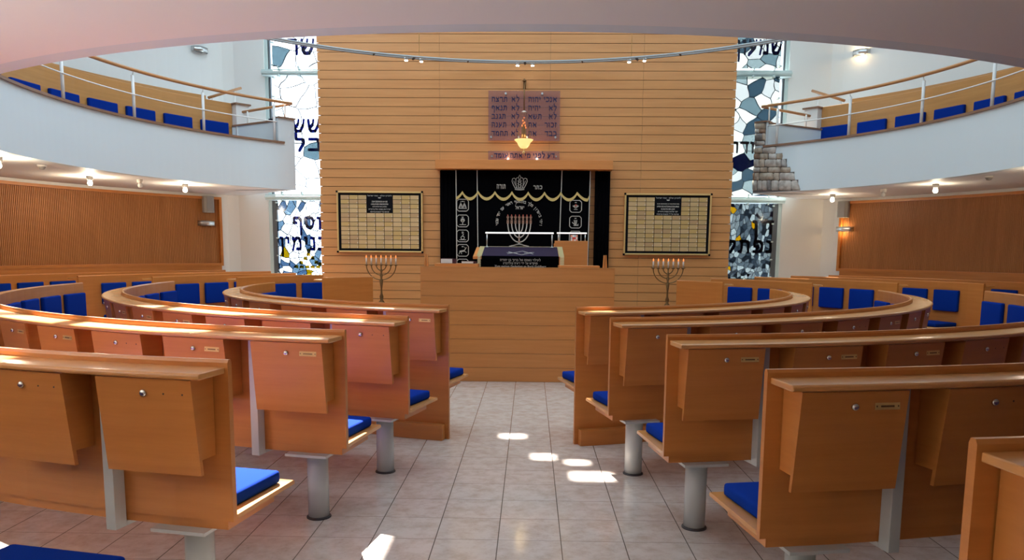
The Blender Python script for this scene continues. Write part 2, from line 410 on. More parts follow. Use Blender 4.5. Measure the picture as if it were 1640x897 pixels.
def tinted(name, col, gloss=.06, diff=0.0, dcol=(.8,.8,.8)):
    m = bpy.data.materials.new(name); m.use_nodes = True; nt = m.node_tree; L = nt.links
    for n in list(nt.nodes): nt.nodes.remove(n)
    out = N(m, 'ShaderNodeOutputMaterial'); tr = N(m, 'ShaderNodeBsdfTransparent'); tr.inputs[0].default_value = (*col, 1)
    gl = N(m, 'ShaderNodeBsdfGlossy'); gl.inputs['Roughness'].default_value = .1
    ms = N(m, 'ShaderNodeMixShader'); ms.inputs[0].default_value = gloss
    L.new(tr.outputs[0], ms.inputs[1]); L.new(gl.outputs[0], ms.inputs[2]); last = ms
    if diff:
        df = N(m, 'ShaderNodeBsdfDiffuse'); df.inputs[0].default_value = (*dcol, 1)
        m3 = N(m, 'ShaderNodeMixShader'); m3.inputs[0].default_value = diff
        L.new(ms.outputs[0], m3.inputs[1]); L.new(df.outputs[0], m3.inputs[2]); last = m3
    L.new(last.outputs[0], out.inputs[0]); return m
WH = (1, 1, 1)
M['gl_clear'] = glass('clear_leaded_glass', [(0, WH), (.82, (.27, .34, .37)), (.87, (.96, .98, 1)), (.975, (.04, .09, .24))], scale=2.8, lead=.017)
M['gl_clear_low'] = glass('clear_mosaic_glass', [(0, WH), (.62, (.26, .34, .41)), (.74, (.9, .95, 1)), (.88, (.17, .24, .33)), (.975, (.42, .33, .03))], scale=6.4, lead=.04, dens=1.35)
M['gl_blue'] = glass('pale_blue_glass', [(0, (.70, .68, .62)), (.36, (.30, .35, .35)), (.50, (.62, .60, .56)), (.66, (.15, .20, .225)), (.78, (.42, .45, .43)), (.965, (.012, .02, .09))], scale=3.8, lead=.022)
M['gl_grey'] = glass('slate_mosaic_glass', [(0, (.33, .34, .33)), (.24, (.13, .15, .165)), (.42, (.44, .45, .43)), (.62, (.075, .088, .10)), (.74, (.23, .25, .255)), (.955, (.50, .34, .03)), (.975, (.01, .015, .05))], scale=8.6, lead=.042, dens=1.6)
M['gl_letter'] = tinted('deep_blue_glass', (.012, .035, .22), .02)
M['gl_letter_d'] = tinted('dark_blue_glass', (.006, .010, .07), .02)
M['plaque'] = tinted('etched_lilac_glass', (.84, .72, .72), .04, .13, (.50, .40, .46))
M['pane'] = tinted('window_pane', (.96, .98, .98), .04)

# ---------------------------------------------------------------- the room
C = (0.09, 9.37)
def outline(t):
    """distance from C to the room wall in direction t (degrees, 0 towards the entrance)"""
    a = R(t); s, c = abs(math.sin(a)), math.cos(a)
    if abs(t) < 60: return min(6.85/max(s, 1e-6), 11.3/max(c, 1e-6))
    r = 7.88
    if c < 0: r = min(r, 5.54/(-c))
    return r
def P(t, r, z): return (C[0]+r*math.sin(R(t)), C[1]-r*math.cos(R(t)), z)
RB = 5.65
fl = MB(); angs = [i*2.5 for i in range(-72, 72)]
fl.add([P(t, outline(t)+.3, 0) for t in angs]+[P(t, outline(t)+.3, -.12) for t in angs],
       [tuple(range(len(angs))), tuple(range(len(angs), 2*len(angs)))[::-1]]+[(i, (i+1) % len(angs), (i+1) % len(angs)+len(angs), i+len(angs)) for i in range(len(angs))])
tag(fl.obj('floor', M['floor']), kind='structure')
def wall(name, t0, t1, z0, z1, m, thick=.2, n=None, inset=0.0):
    n = n or int(abs(t1-t0)/1.5); a = MB(); vs = []
    for i in range(n+1):
        t = t0+(t1-t0)*i/n; r = outline(t)-inset
        vs += [P(t, r, z0), P(t, r+thick, z0), P(t, r+thick, z1), P(t, r, z1)]
    fs = [(j*4+i, j*4+(i+1) % 4, j*4+4+(i+1) % 4, j*4+4+i) for j in range(n) for i in range(4)]+[(0, 1, 2, 3), (4*n+3, 4*n+2, 4*n+1, 4*n)]
    return tag(a.add(vs, fs).obj(name, m), kind='structure')
wall('wall_left', -135, -60, 0, 6.4, M['white']); wall('wall_right', 60, 135, 0, 6.4, M['white'])
wall('wall_rear', -60, 60, 0, 6.4, M['white'], n=120)
# front wall with two window openings
WX = (-4.88, -3.0, 3.0, 4.86); ZS, ZT = .95, 6.1
fw = MB(); Yf = 14.91
for a, b in ((-5.75, WX[0]), (WX[1], WX[2]), (WX[3], 5.95)): fw.box(a, b, Yf, Yf+.22, 0, 6.4)
for a, b in ((WX[0], WX[1]), (WX[2], WX[3])): fw.box(a, b, Yf, Yf+.22, 0, ZS); fw.box(a, b, Yf, Yf+.22, ZT, 6.4)
tag(fw.obj('wall_front', M['white']), kind='structure')
# ceiling with invented openings, traced back from where the sun patches should land
def up(x, y, z, zc=6.45):
    k = (zc-z)/te; return x+SUN_AZ.x*k, y+SUN_AZ.y*k
holes = []
def hole(x0, x1, y0, y1, z):
    a = up(x0, y0, z); b = up(x1, y1, z); holes.append((a[0], b[0], a[1], b[1]))
for xa, xb in ((-3.75, -2.72), (-2.58, -1.62), (-1.48, -.93)):
    for ya, yb in ((3.02, 4.0), (4.12, 5.1), (5.24, 6.1)):
        if ya > 4: hole(xa, xb, ya, yb, 1.05)
for h_ in ((-3.3, -2.72, 3.72, 4.0), (-2.58, -1.98, 3.0, 4.0), (-1.98, -1.62, 3.45, 4.0), (-1.48, -.93, 3.1, 4.0)): hole(*h_, 1.05)
for x0, x1, y0, y1 in ((.42, .72, 4.92, 5.2), (.16, .34, 5.42, 5.66), (.40, .58, 5.30, 5.50), (-.10, .12, 6.05, 6.28), (-1.06, -.86, 3.52, 3.76), (-.06, .08, 7.72, 7.82), *[(-.66+.095*i, -.55+.095*i, 7.56+.075*i, 7.66+.075*i) for i in range(6)]): hole(x0, x1, y0, y1, 0)
hole(.78, .98, 5.28, 5.5, .46)
xs = sorted({-8.4, 8.4, *[h[0] for h in holes], *[h[1] for h in holes]}); ys = sorted({-2.3, 15.2, *[h[2] for h in holes], *[h[3] for h in holes]})
ce = MB()
for i in range(len(xs)-1):
    for j in range(len(ys)-1):
        mx_, my_ = (xs[i]+xs[i+1])/2, (ys[j]+ys[j+1])/2
        if any(h[0] < mx_ < h[1] and h[2] < my_ < h[3] for h in holes): continue
        ce.add([(xs[i], ys[j], 6.4), (xs[i+1], ys[j], 6.4), (xs[i+1], ys[j+1], 6.4), (xs[i], ys[j+1], 6.4)], [(0, 3, 2, 1)])
        ce.add([(xs[i], ys[j], 6.5), (xs[i+1], ys[j], 6.5), (xs[i+1], ys[j+1], 6.5), (xs[i], ys[j+1], 6.5)], [(0, 1, 2, 3)])
tag(ce.obj('ceiling', M['white']), kind='structure')

# wooden screen wall behind the ark
yw = 12.8; sc = MB(); bw = MB(); zz = 3.218-.1405*24; 
while zz < 6.3:
    if zz+.14 > 0:
        e0 = random.uniform(-.006, .006)
        for xa, xb in ((-3.31+e0, -1.35), (-1.347, .42), (.423, 1.9), (1.903, 3.37+e0)):
            sc.prism([(xa, max(zz, 0)+.004), (xb, max(zz, 0)+.004), (xb, zz+.1365), (xa, zz+.1365)], 'y', yw, yw+.022)
    zz += .1405
bw.box(-3.28, 3.33, yw+.016, yw+.12, 0, 6.38)
ws = sc.obj('wall_center', M['wall']); tag(ws, kind='structure')
tag(bw.obj('wall_center_backing', M['groove']), kind='structure')

# windows: frame, transoms
def window(name, x0, x1, side):
    f = MB(); y0, y1 = 14.93, 15.03
    f.box(x0, x0+.06, y0, y1, ZS, ZT); f.box(x1-.06, x1, y0, y1, ZS, ZT); f.box(x0, x1, y0, y1, ZS, ZS+.06); f.box(x0, x1, y0, y1, ZT-.06, ZT)
    o = tag(f.obj(name, M['frame'], bevel=.004), kind='structure')
    t = MB()
    for z in (2.47, 4.75): t.box(x0-.02, x1+.02, 14.80, 15.03, z-.055, z+.055); t.box(x0-.02, x1+.02, 14.76, 14.82, z-.018, z+.018)
    t.obj('transom', M['frame'], o, bevel=.004)
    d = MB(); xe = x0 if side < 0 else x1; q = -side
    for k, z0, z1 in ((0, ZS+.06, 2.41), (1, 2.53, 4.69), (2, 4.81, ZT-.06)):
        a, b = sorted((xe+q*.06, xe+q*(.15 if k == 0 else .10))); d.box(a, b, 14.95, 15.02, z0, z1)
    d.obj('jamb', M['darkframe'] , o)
    p = MB(); p.box(x0+.05, x1-.05, 14.985, 14.993, ZS+.05, ZT-.05); p.obj('pane', M['pane'], o)
    return o
window('window_1', WX[0], WX[1], -1); window('window_2', WX[2], WX[3], 1)
def glass_panel(x0, x1, z0, z1, m, label, letters, ml, dots=()):
    root = empty('stained_glass_panel', ((x0+x1)/2, 14.72, z0), label, 'stained glass', 'stained glass panels in the two tall windows')
    def loc(o): o.location = (-root.location.x, -root.location.y, -root.location.z); return o
    g = MB(); g.box(x0, x1, 14.715, 14.725, z0, z1); o = loc(g.obj('glass', m, root))
    c = MB()
    n = int((z1-z0)/.32)
    for k in range(n+1):
        z = z0+.04+(z1-z0-.08)*k/n
        for x in (x0, x1): c.box(x-.02, x+.02, 14.70, 14.80, z-.012, z+.012)
    for k in range(5):
        x = x0+.1+(x1-x0-.2)*k/4
        for z in (z0, z1): c.box(x-.012, x+.012, 14.70, 14.80, z-.025, z+.025)
    loc(c.obj('mounting_clip', M['frame'], root))
    if letters:
        for s, cx, cz, h, wd in letters:
            t = MB(); put_text(t, s, cx, cz, 14.712, h=h, wd=wd, bold=.022, t=.008); loc(t.obj('lettering', ml, root))
    return root
GL, GR = (-4.66, -2.95), (2.95, 4.64)
glass_panel(*GL, 1.0, 2.40, M['gl_clear_low'], 'clear stained glass panel with blue letters and yellow star at left sill', [('יוסף', -4.03, 1.985, .25, .68), ('בנימין', -4.16, 1.60, .27, .92)], M['gl_letter'])
glass_panel(*GL, 2.54, 4.68, M['gl_clear'], 'tall white stained glass panel with blue letters beside the left gallery end', [('יששכר', -4.22, 3.77, .25, 1.08), ('זבלן', -4.03, 3.43, .25, .84)], M['gl_letter'])
glass_panel(*GL, 4.82, 6.1, M['gl_clear'], 'topmost stained glass panel of the left window, mostly white', [('אשר', -3.97, 5.18, .29, .80)], M['gl_letter'])
glass_panel(*GR, 1.0, 2.40, M['gl_grey'], 'grey-blue mosaic stained glass panel at the sill of the right window', [('דן', 4.46, 1.97, .26, .38), ('נפתלי', 4.16, 1.61, .25, 1.0)], M['gl_letter_d'])
glass_panel(*GR, 2.54, 4.68, M['gl_blue'], 'tall pale blue stained glass panel beside the stone-painted gallery end', [('יהודה', 4.15, 3.42, .21, .74)], M['gl_letter_d'])
glass_panel(*GR, 4.82, 6.1, M['gl_blue'], 'topmost stained glass panel of the right window with blue letters', [('שמעון', 4.24, 5.19, .27, .83)], M['gl_letter'])
# yellow and navy accent pieces are set into the lower left panel as a small star of glass
st = [o for o in bpy.data.objects if o.name.startswith('stained_glass_panel')][0]
y_ = MB(); M['gl_yellow'] = tinted('yellow_glass', (.42, .31, .02), .02)
for a in range(9):
    x = -4.36+a*.105; y_.prism([(x, 1.14), (x+.085, 1.13), (x+.08, 1.19), (x+.01, 1.185)], 'y', 14.704, 14.712)
for (x, z) in ((-4.22, 1.24), (-4.14, 1.32), (-4.08, 1.40), (-4.0, 1.33), (-3.93, 1.25), (-3.86, 1.22), (-4.07, 1.47)):
    y_.prism([(x-.035, z-.03), (x+.04, z-.035), (x+.03, z+.03), (x-.025, z+.035)], 'y', 14.704, 14.712)
o = y_.obj('yellow_pieces', M['gl_yellow'], st); o.location = (-st.location.x, -st.location.y, -st.location.z)

# fluted acoustic panels on the curved side walls
def flutes(name, t0, t1, z0, z1):
    n = int(abs(t1-t0)*R(1)*7.8/.031); a = MB(); vs = []; k = 0
    for i in range(n):
        ta = t0+(t1-t0)*i/n; dt = (t1-t0)/n
        for f_, d in ((0, .012), (.18, .0), (.68, .0), (.86, .012)):
            vs += [P(ta+dt*f_, 7.842+d, z0), P(ta+dt*f_, 7.842+d, z1)]; k += 1
    a.add(vs, [(2*j, 2*j+2, 2*j+3, 2*j+1) for j in range(k-1)])
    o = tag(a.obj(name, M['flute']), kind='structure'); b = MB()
    e0, e1 = (t0, t1)
    b.sweep([(-.03, z1), (.06, z1), (.06, z1+.045), (-.03, z1+.045)], C, 7.82, t0, t1); b.sweep([(-.03, z0-.05), (.06, z0-.05), (.06, z0), (-.03, z0)], C, 7.82, t0, t1)
    q = .35 if t1 > 0 else -.35
    b.sweep([(-.03, z0-.05), (.06, z0-.05), (.06, z1+.045), (-.03, z1+.045)], C, 7.82, t1, t1+q, n=2)
    b.obj('panel_frame', M['pew'], o); return o
flutes('trim_1', -75, -132.0, 1.22, 2.40); flutes('trim_2', 75, 132.2, 1.22, 2.40)
for nm, s in (('baseboard_left', -1), ('baseboard_right', 1)):
    b = MB(); b.sweep([(-.02, 0), (.05, 0), (.05, 1.17), (-.02, 1.17)], C, 7.82, s*75, s*132.1); tag(b.obj(nm, M['pew']), kind='structure')

# ---------------------------------------------------------------- gallery (balcony) ring
TL, TR = -135.3, 137.4
g = MB(); n = 180
vs = []
for i in range(n+1):
    t = TL+(TR-TL)*i/n; ro = outline(t)
    vs += [P(t, RB+.12, 2.5), P(t, ro, 2.5), P(t, ro, 2.72), P(t, RB+.12, 2.72)]
g.add(vs, [(j*4+i, j*4+(i+1) % 4, j*4+4+(i+1) % 4, j*4+4+i) for j in range(n) for i in range(4)]+[(0, 1, 2, 3), (4*n+3, 4*n+2, 4*n+1, 4*n)])
gal = tag(g.obj('gallery_floor', M['whitewarm']), kind='structure')
a = MB(); a.sweep([(0, 2.5), (.12, 2.5), (.12, 3.25), (0, 3.25)], C, RB, TL, TR, n=180)
a.sweep([(0, 3.25), (.14, 3.25), (.14, 3.66), (0, 3.66)], C, RB, TL, TL+3.0, n=3); a.sweep([(0, 3.25), (.14, 3.25), (.14, 3.66), (0, 3.66)], C, RB, TR-2.0, TR, n=3)
# end parapets that run out along the steps
for t, s in ((TL, 1), (TR, -1)):
    x0, y0, x1, y1 = (-4.05, 13.32, -4.99, 13.50) if s > 0 else (4.10, 13.44, 5.06, 13.60)
    a.add([(x, y+d, z) for d in (0, .11) for x, y, z in ((x0, y0, 2.5), (x1, y1, 2.5), (x1, y1, 3.56), (x0, y0, 3.64))], [(0, 1, 2, 3), (4, 5, 6, 7), (0, 1, 5, 4), (1, 2, 6, 5), (2, 3, 7, 6), (3, 0, 4, 7)])
a.obj('parapet', M['parapet'], gal)
a = MB(); a.sweep([(-.03, 3.25), (.16, 3.25), (.16, 3.282), (-.03, 3.282)], C, RB, TL+2.0, TR-1.6, n=180)
for t, s, q in ((TL, 1, 3.1), (TR, -1, 2.1)):
    a.sweep([(-.03, 3.66), (.17, 3.66), (.17, 3.685), (-.03, 3.685)], C, RB, t-s*.15, t+s*q, n=3)
    x0, y0, x1, y1 = (-4.05, 13.30, -4.99, 13.48) if s > 0 else (4.10, 13.42, 5.06, 13.58)
    a.add([(x, y+d, z+h) for d in (0, .15) for h in (0, .025) for x, y, z in ((x0, y0, 3.64), (x1, y1, 3.56))], [(0, 1, 3, 2), (4, 5, 7, 6), (0, 1, 5, 4), (2, 3, 7, 6), (0, 2, 6, 4), (1, 3, 7, 5)])
a.obj('parapet_cap', M['cap'], gal)

STONE = [[(137.58,3.567),(135.59,3.547),(135.64,3.644),(137.63,3.664)],[(137.46,3.502),(136.71,3.495),(136.75,3.559),(137.5,3.566)],[(136.71,3.495),(135.55,3.484),(135.59,3.547),(136.75,3.559)],[(137.48,3.377),(136.07,3.365),(136.13,3.483),(137.54,3.497)],[(136.07,3.365),(135.48,3.359),(135.55,3.478),(136.13,3.483)],[(137.44,3.302),(137.11,3.299),(137.14,3.365),(137.48,3.368)],[(137.11,3.299),(135.61,3.286),(135.65,3.352),(137.14,3.365)],[(137.5,3.164),(135.94,3.151),(136.01,3.245),(137.57,3.245)],[(135.89,3.151),(133.62,3.132),(133.42,3.245),(135.96,3.245)],[(137.45,3.069),(136.4,3.061),(136.45,3.155),(137.5,3.164)],[(136.39,3.061),(134.79,3.049),(134.84,3.142),(136.44,3.155)],[(134.75,3.049),(133.24,3.037),(133.29,3.13),(134.8,3.142)],[(133.22,3.037),(132.23,3.029),(132.25,3.121),(133.27,3.13)],[(137.39,2.938),(136.38,2.931),(136.45,3.061),(137.45,3.069)],[(136.35,2.931),(135.42,2.924),(135.49,3.054),(136.42,3.061)],[(135.37,2.924),(133.22,2.909),(133.29,3.037),(135.44,3.054)],[(133.18,2.909),(132.33,2.903),(132.41,3.03),(133.26,3.037)],[(132.3,2.902),(131.22,2.894),(131.66,3.024),(132.37,3.03)],[(137.46,2.848),(136.24,2.84),(136.28,2.926),(137.5,2.934)],[(136.2,2.84),(134.78,2.831),(134.83,2.916),(136.25,2.926)],[(134.7,2.83),(132.4,2.815),(132.45,2.899),(134.75,2.915)],[(132.33,2.815),(130.64,2.803),(130.59,2.885),(132.38,2.899)],[(137.44,2.719),(137.06,2.717),(137.12,2.841),(137.5,2.844)],[(137.06,2.717),(136.3,2.713),(136.37,2.837),(137.12,2.841)],[(136.27,2.713),(133.63,2.698),(133.7,2.819),(136.33,2.836)],[(133.59,2.698),(132.59,2.692),(132.66,2.813),(133.66,2.819)],[(132.54,2.691),(129.67,2.673),(129.95,2.794),(132.61,2.812)],[(137.47,2.55),(136.55,2.546),(136.63,2.712),(137.56,2.717)],[(136.51,2.546),(135.68,2.542),(135.76,2.707),(136.6,2.712)],[(135.64,2.542),(134.77,2.537),(134.86,2.702),(135.73,2.707)],[(134.74,2.537),(134.0,2.534),(134.09,2.697),(134.83,2.702)],[(133.95,2.533),(132.62,2.527),(132.71,2.689),(134.04,2.697)],[(132.57,2.526),(130.2,2.514),(130.3,2.674),(132.66,2.689)],[(130.18,2.514),(128.54,2.505),(129.3,2.668),(130.28,2.674)]]
def stone_mat(name, a, b):
    m = mat(name, a, .8, spec=.2); nt = m.node_tree; L = nt.links; tc = N(m, 'ShaderNodeTexCoord'); nz = N(m, 'ShaderNodeTexNoise'); nz.inputs['Scale'].default_value = 9; nz.inputs['Detail'].default_value = 4
    rp = N(m, 'ShaderNodeValToRGB'); rp.color_ramp.elements[0].position = .35; rp.color_ramp.elements[1].position = .65; rp.color_ramp.elements[0].color = (*b, 1); rp.color_ramp.elements[1].color = (*a, 1)
    L.new(tc.outputs['Object'], nz.inputs[0]); L.new(nz.outputs[0], rp.inputs[0]); L.new(rp.outputs[0], nt.nodes['Principled BSDF'].inputs['Base Color']); return m
SM = [stone_mat('sandstone_light', (.62, .57, .52), (.36, .31, .27)), stone_mat('sandstone_tan', (.56, .47, .38), (.30, .23, .17)), stone_mat('sandstone_grey', (.40, .37, .35), (.18, .16, .15)), stone_mat('sandstone_brown', (.36, .22, .15), (.20, .13, .09)), mat('mortar_shade', (.16, .14, .13), .9)]
a = MB()
for i, q in enumerate(STONE):
    cx = sum(p[0] for p in q)/4; cz = sum(p[1] for p in q)/4; vs = []
    mi = 3 if i in (2, 9, 22) else random.choice((0, 0, 0, 1, 1, 2))
    ring_ = []
    for k in range(4):
        p, nx = q[k], q[(k+1) % 4]
        for f_ in (.12, .5, .88): ring_.append((p[0]+(nx[0]-p[0])*f_+random.uniform(-.04, .04), p[1]+(nx[1]-p[1])*f_+random.uniform(-.004, .004)))
    for k_, d in ((1.0, 0.0), (.97, .010), (.86, .022)):
        for (t, z) in ring_: vs.append(P(cx+(t-cx)*k_, RB-d-.002, cz+(z-cz)*k_))
    nn = len(ring_)
    a.add(vs, [(l_*nn+j, l_*nn+(j+1) % nn, (l_+1)*nn+(j+1) % nn, (l_+1)*nn+j) for l_ in range(2) for j in range(nn)]+[tuple(range(2*nn, 3*nn))], mi, True)
# dark joints behind the stones, stepping down like the painted edge
for z0, z1, t0 in ((3.285, 3.655, 135.5), (3.13, 3.248, 133.55), (3.03, 3.13, 132.3), (2.895, 3.03, 131.4), (2.81, 2.895, 130.75), (2.68, 2.81, 129.9), (2.508, 2.68, 129.1)):
    a.sweep([(-.004, z0), (.0, z0), (.0, z1), (-.004, z1)], C, RB, t0, TR, n=4, mi=4)
tag(a.obj('stone_wall_mural', SM), 'crumbling sandstone block mural stepping down the end of the right gallery parapet', 'mural')

# gallery benches, two tiers each side
def cushion_mesh(wd, dp, hh, r=.018):
    b = bmesh.new(); bmesh.ops.create_cube(b, size=1)
    for v in b.verts: v.co = Vector((v.co.x*wd, v.co.y*dp, v.co.z*hh))
    bmesh.ops.bevel(b, geom=b.edges[:]+b.verts[:], offset=min(r, hh*.42, dp*.42), segments=3, affect='EDGES', profile=.6)
    for f in b.faces: f.smooth = True
    me = bpy.data.meshes.new('cushion'); b.to_mesh(me); b.free(); me.materials.append(M['blue']); return me
CU_SEAT = cushion_mesh(.45, .40, .058); CU_BACK = cushion_mesh(.43, .05, .31); CU_GAL = cushion_mesh(.50, .06, .34)
def gallery_bench(s):
    side = 'left' if s < 0 else 'right'
    lo, hi = (76, 129.3) if s < 0 else (74, 130.9)
    root = empty('gallery_bench', P(s*110, 6.6, 2.72), f'curved beech bench with blue cushions behind the {side} gallery railing', 'bench', None)
    inv = tuple(-c for c in root.location)
    def put(o): o.location = inv; return o
    a = MB(); a.sweep([(-.012, 2.72), (.012, 2.72), (.012, 3.955), (-.012, 3.955)], C, 6.58, s*lo, s*hi); put(a.obj('back_panel', M['balc'], root, bevel=.005))
    a = MB(); a.sweep([(-.46, 3.16), (-.02, 3.16), (-.02, 3.185), (-.46, 3.185)], C, 6.58, s*lo, s*hi); put(a.obj('seat', M['desk'], root))
    a = MB(); a.sweep([(-.42, 2.72), (-.40, 2.72), (-.40, 3.16), (-.42, 3.16)], C, 6.58, s*lo, s*hi); put(a.obj('seat_front', M['balc'], root))
    t = 126.2 if s < 0 else 128.6
    while t > lo+2:
        p = P(s*t, 6.53, 3.44); o = link('back_cushion', CU_GAL, root, (p[0]+inv[0], p[1]+inv[1], p[2]+inv[2]), R(s*t))
        p = P(s*t, 6.36, 3.214); o = link('seat_cushion', CU_SEAT, root, (p[0]+inv[0], p[1]+inv[1], p[2]+inv[2]), R(s*t))
        t -= 5.85
    rt = empty('gallery_rear_bench', P(s*110, 7.3, 2.72), f'taller rear beech bench back against the {side} gallery wall', 'bench')
    a = MB(); e = 128.8 if s < 0 else 130.1; a.sweep([(-.012, 2.72), (.012, 2.72), (.012, 4.165), (-.012, 4.165)], C, 7.32, s*74, s*e)
    o = a.obj('back_panel', M['balc'], rt, bevel=.005); o.location = tuple(-c for c in rt.location)
    a = MB(); a.sweep([(-.44, 3.3), (-.012, 3.3), (-.012, 3.325), (-.44, 3.325)], C, 7.32, s*74, s*e)
    o = a.obj('seat', M['desk'], rt); o.location = tuple(-c for c in rt.location)
    a = MB(); a.sweep([(-.40, 2.72), (-.38, 2.72), (-.38, 3.3), (-.40, 3.3)], C, 7.32, s*74, s*e)
    o = a.obj('seat_front', M['balc'], rt); o.location = tuple(-c for c in rt.location)
    # white newel block with a cap at the end of the bench
    e2 = 129.4 if s < 0 else 131.0
    nb = empty('newel_block', P(s*(e2+1), 6.62, 2.72), f'white newel block with brown cap ending the {side} gallery bench', 'post')
    a = MB(); a.sweep([(0, 2.72), (.30, 2.72), (.30, 3.93), (0, 3.93)], C, 6.45, s*e2, s*(e2+2.1), n=2); o = a.obj('block', M['white'], nb); o.location = tuple(-c for c in nb.location)
    a = MB(); a.sweep([(-.03, 3.93), (.33, 3.93), (.33, 3.955), (-.03, 3.955)], C, 6.45, s*(e2-.25), s*(e2+2.35), n=2); o = a.obj('cap', M['cap'], nb); o.location = tuple(-c for c in nb.location)
    # gallery railing
    rl = empty('gallery_railing', P(s*110, RB, 3.282), f'white posts with wooden handrail along the {side} gallery parapet', 'railing')
    inv = tuple(-c for c in rl.location)
    te_, posts = (135.1, (79.4, 93.0, 106.2, 118.9, 131.9)) if s < 0 else (136.6, (82, 95.6, 108.1, 120.9, 133.8))
    ts = [60+(te_-60)*i/60 for i in range(61)]
    hz = lambda t: 3.93
    a = MB(); a.tube([P(s*t, RB+.03, hz(t)) for t in ts], .024, 10)
    o = a.obj('handrail', M['rail'], rl); o.location = inv
    a = MB(); a.tube([P(s*te_, RB+.03, 3.925), ((-4.87, 13.57, 3.81) if s < 0 else (4.92, 13.72, 3.81))], .022, 10)
    o = a.obj('stair_handrail', M['rail'], rl); o.location = inv
    a = MB(); a.tube([P(s*t, RB+.03, 3.60) for t in ts if t < te_-.7], .009, 8); o = a.obj('middle_rail', M['white'], rl); o.location = inv
    for t in posts:
        a = MB(); a.tube([P(s*t, RB+.055, 3.27), P(s*t, RB+.055, 3.86)], .021, 10); a.tube([P(s*t, RB+.055, 3.86), P(s*t, RB+.03, 3.915)], .008, 6)
        o = a.obj('post', M['white'], rl); o.location = inv
    for x, y, z0, z1 in (((-4.03, 13.37, 3.66, 3.93), (-4.72, 13.51, 3.58, 3.82)) if s < 0 else ((4.12, 13.50, 3.66, 3.94), (4.78, 13.62, 3.58, 3.82))):
        a = MB(); a.tube([(x, y, z0), (x, y, z1)], .012, 8); o = a.obj('stair_post', M['white'], rl); o.location = inv
    # short upper rail on the rear steps
    ur = empty('stair_rail', P(s*131.5, 7.1, 2.72), f'short sloping wooden stair handrail on white posts above the {side} gallery newel block', 'railing')
    inv = tuple(-c for c in ur.location)
    p0, p1 = ((-5.53, 13.87, 4.11), (-5.12, 14.34, 4.37)) if s < 0 else ((5.57, 14.04, 4.13), (5.15, 14.48, 4.385))
    a = MB(); a.tube([p0, p1], .024, 10); o = a.obj('handrail', M['rail'], ur); o.location = inv
    for f_ in (.12, .8):
        q = [p0[i]+(p1[i]-p0[i])*f_ for i in range(3)]; a = MB(); a.tube([(q[0], q[1], 2.73), tuple(q)], .013, 8); o = a.obj('post', M['white'], ur); o.location = inv
gallery_bench(-1); gallery_bench(1)

# ---------------------------------------------------------------- pews
def locker_parts():
    wd = .41; a = MB()
    a.prism([(-.015, 1.021), (-.150, 1.021), (-.112, .70), (-.015, .70)], 'x', -wd/2+.012, wd/2-.012)
    box = a.mesh('book_locker', M['pew'])
    a = MB(); a.prism([(-.152, 1.018), (-.169, 1.018), (-.127, .645), (-.110, .645)], 'x', -wd/2, wd/2); door = a.mesh('locker_door', M['pew'])
    sl = math.atan2(.042, .373)
    def on(z): return -.169+.042*(1.018-z)/.373
    a = MB(); a.lathe([(.014, 0), (.014, .006), (.010, .011), (.002, .012)], n=12)
    lock = a.mesh('lock', M['lockm'])
    a = MB(); a.box(-.048, .048, -.0025, 0, -.0125, .0125); a.box(-.044, -.039, -.0035, -.002, -.003, .003, 1); a.box(.039, .044, -.0035, -.002, -.003, .003, 1); a.box(-.026, .026, -.0032, -.002, -.0035, .003, 1)
    plate = a.mesh('name_plate', [M['brass'], M['bronze']])
    a = MB(); a.box(-.003, .003, -.001, 0, -.003, .003); holes_ = a.mesh('screw_hole', M['darkring'])
    return box, door, lock, plate, holes_, sl, on
LK = locker_parts()
def add_locker(root, p, rz, plate):
    box, door, lock, pl, ho, sl, on = LK
    b = link('book_locker', box, root, p, rz); link('locker_door', door, b)
    o = link('lock', lock, b, (0, on(.962), .962)); o.rotation_euler = (R(90)+sl*-1, 0, 0)
    for x, nm_, me_ in (((.125, 'name_plate', pl),) if plate else ((.085, 'screw_hole', ho), (.165, 'screw_hole', ho))):
        o = link(nm_, me_, b, (x, on(.962)-.0005, .962)); o.rotation_euler = (-sl, 0, 0)
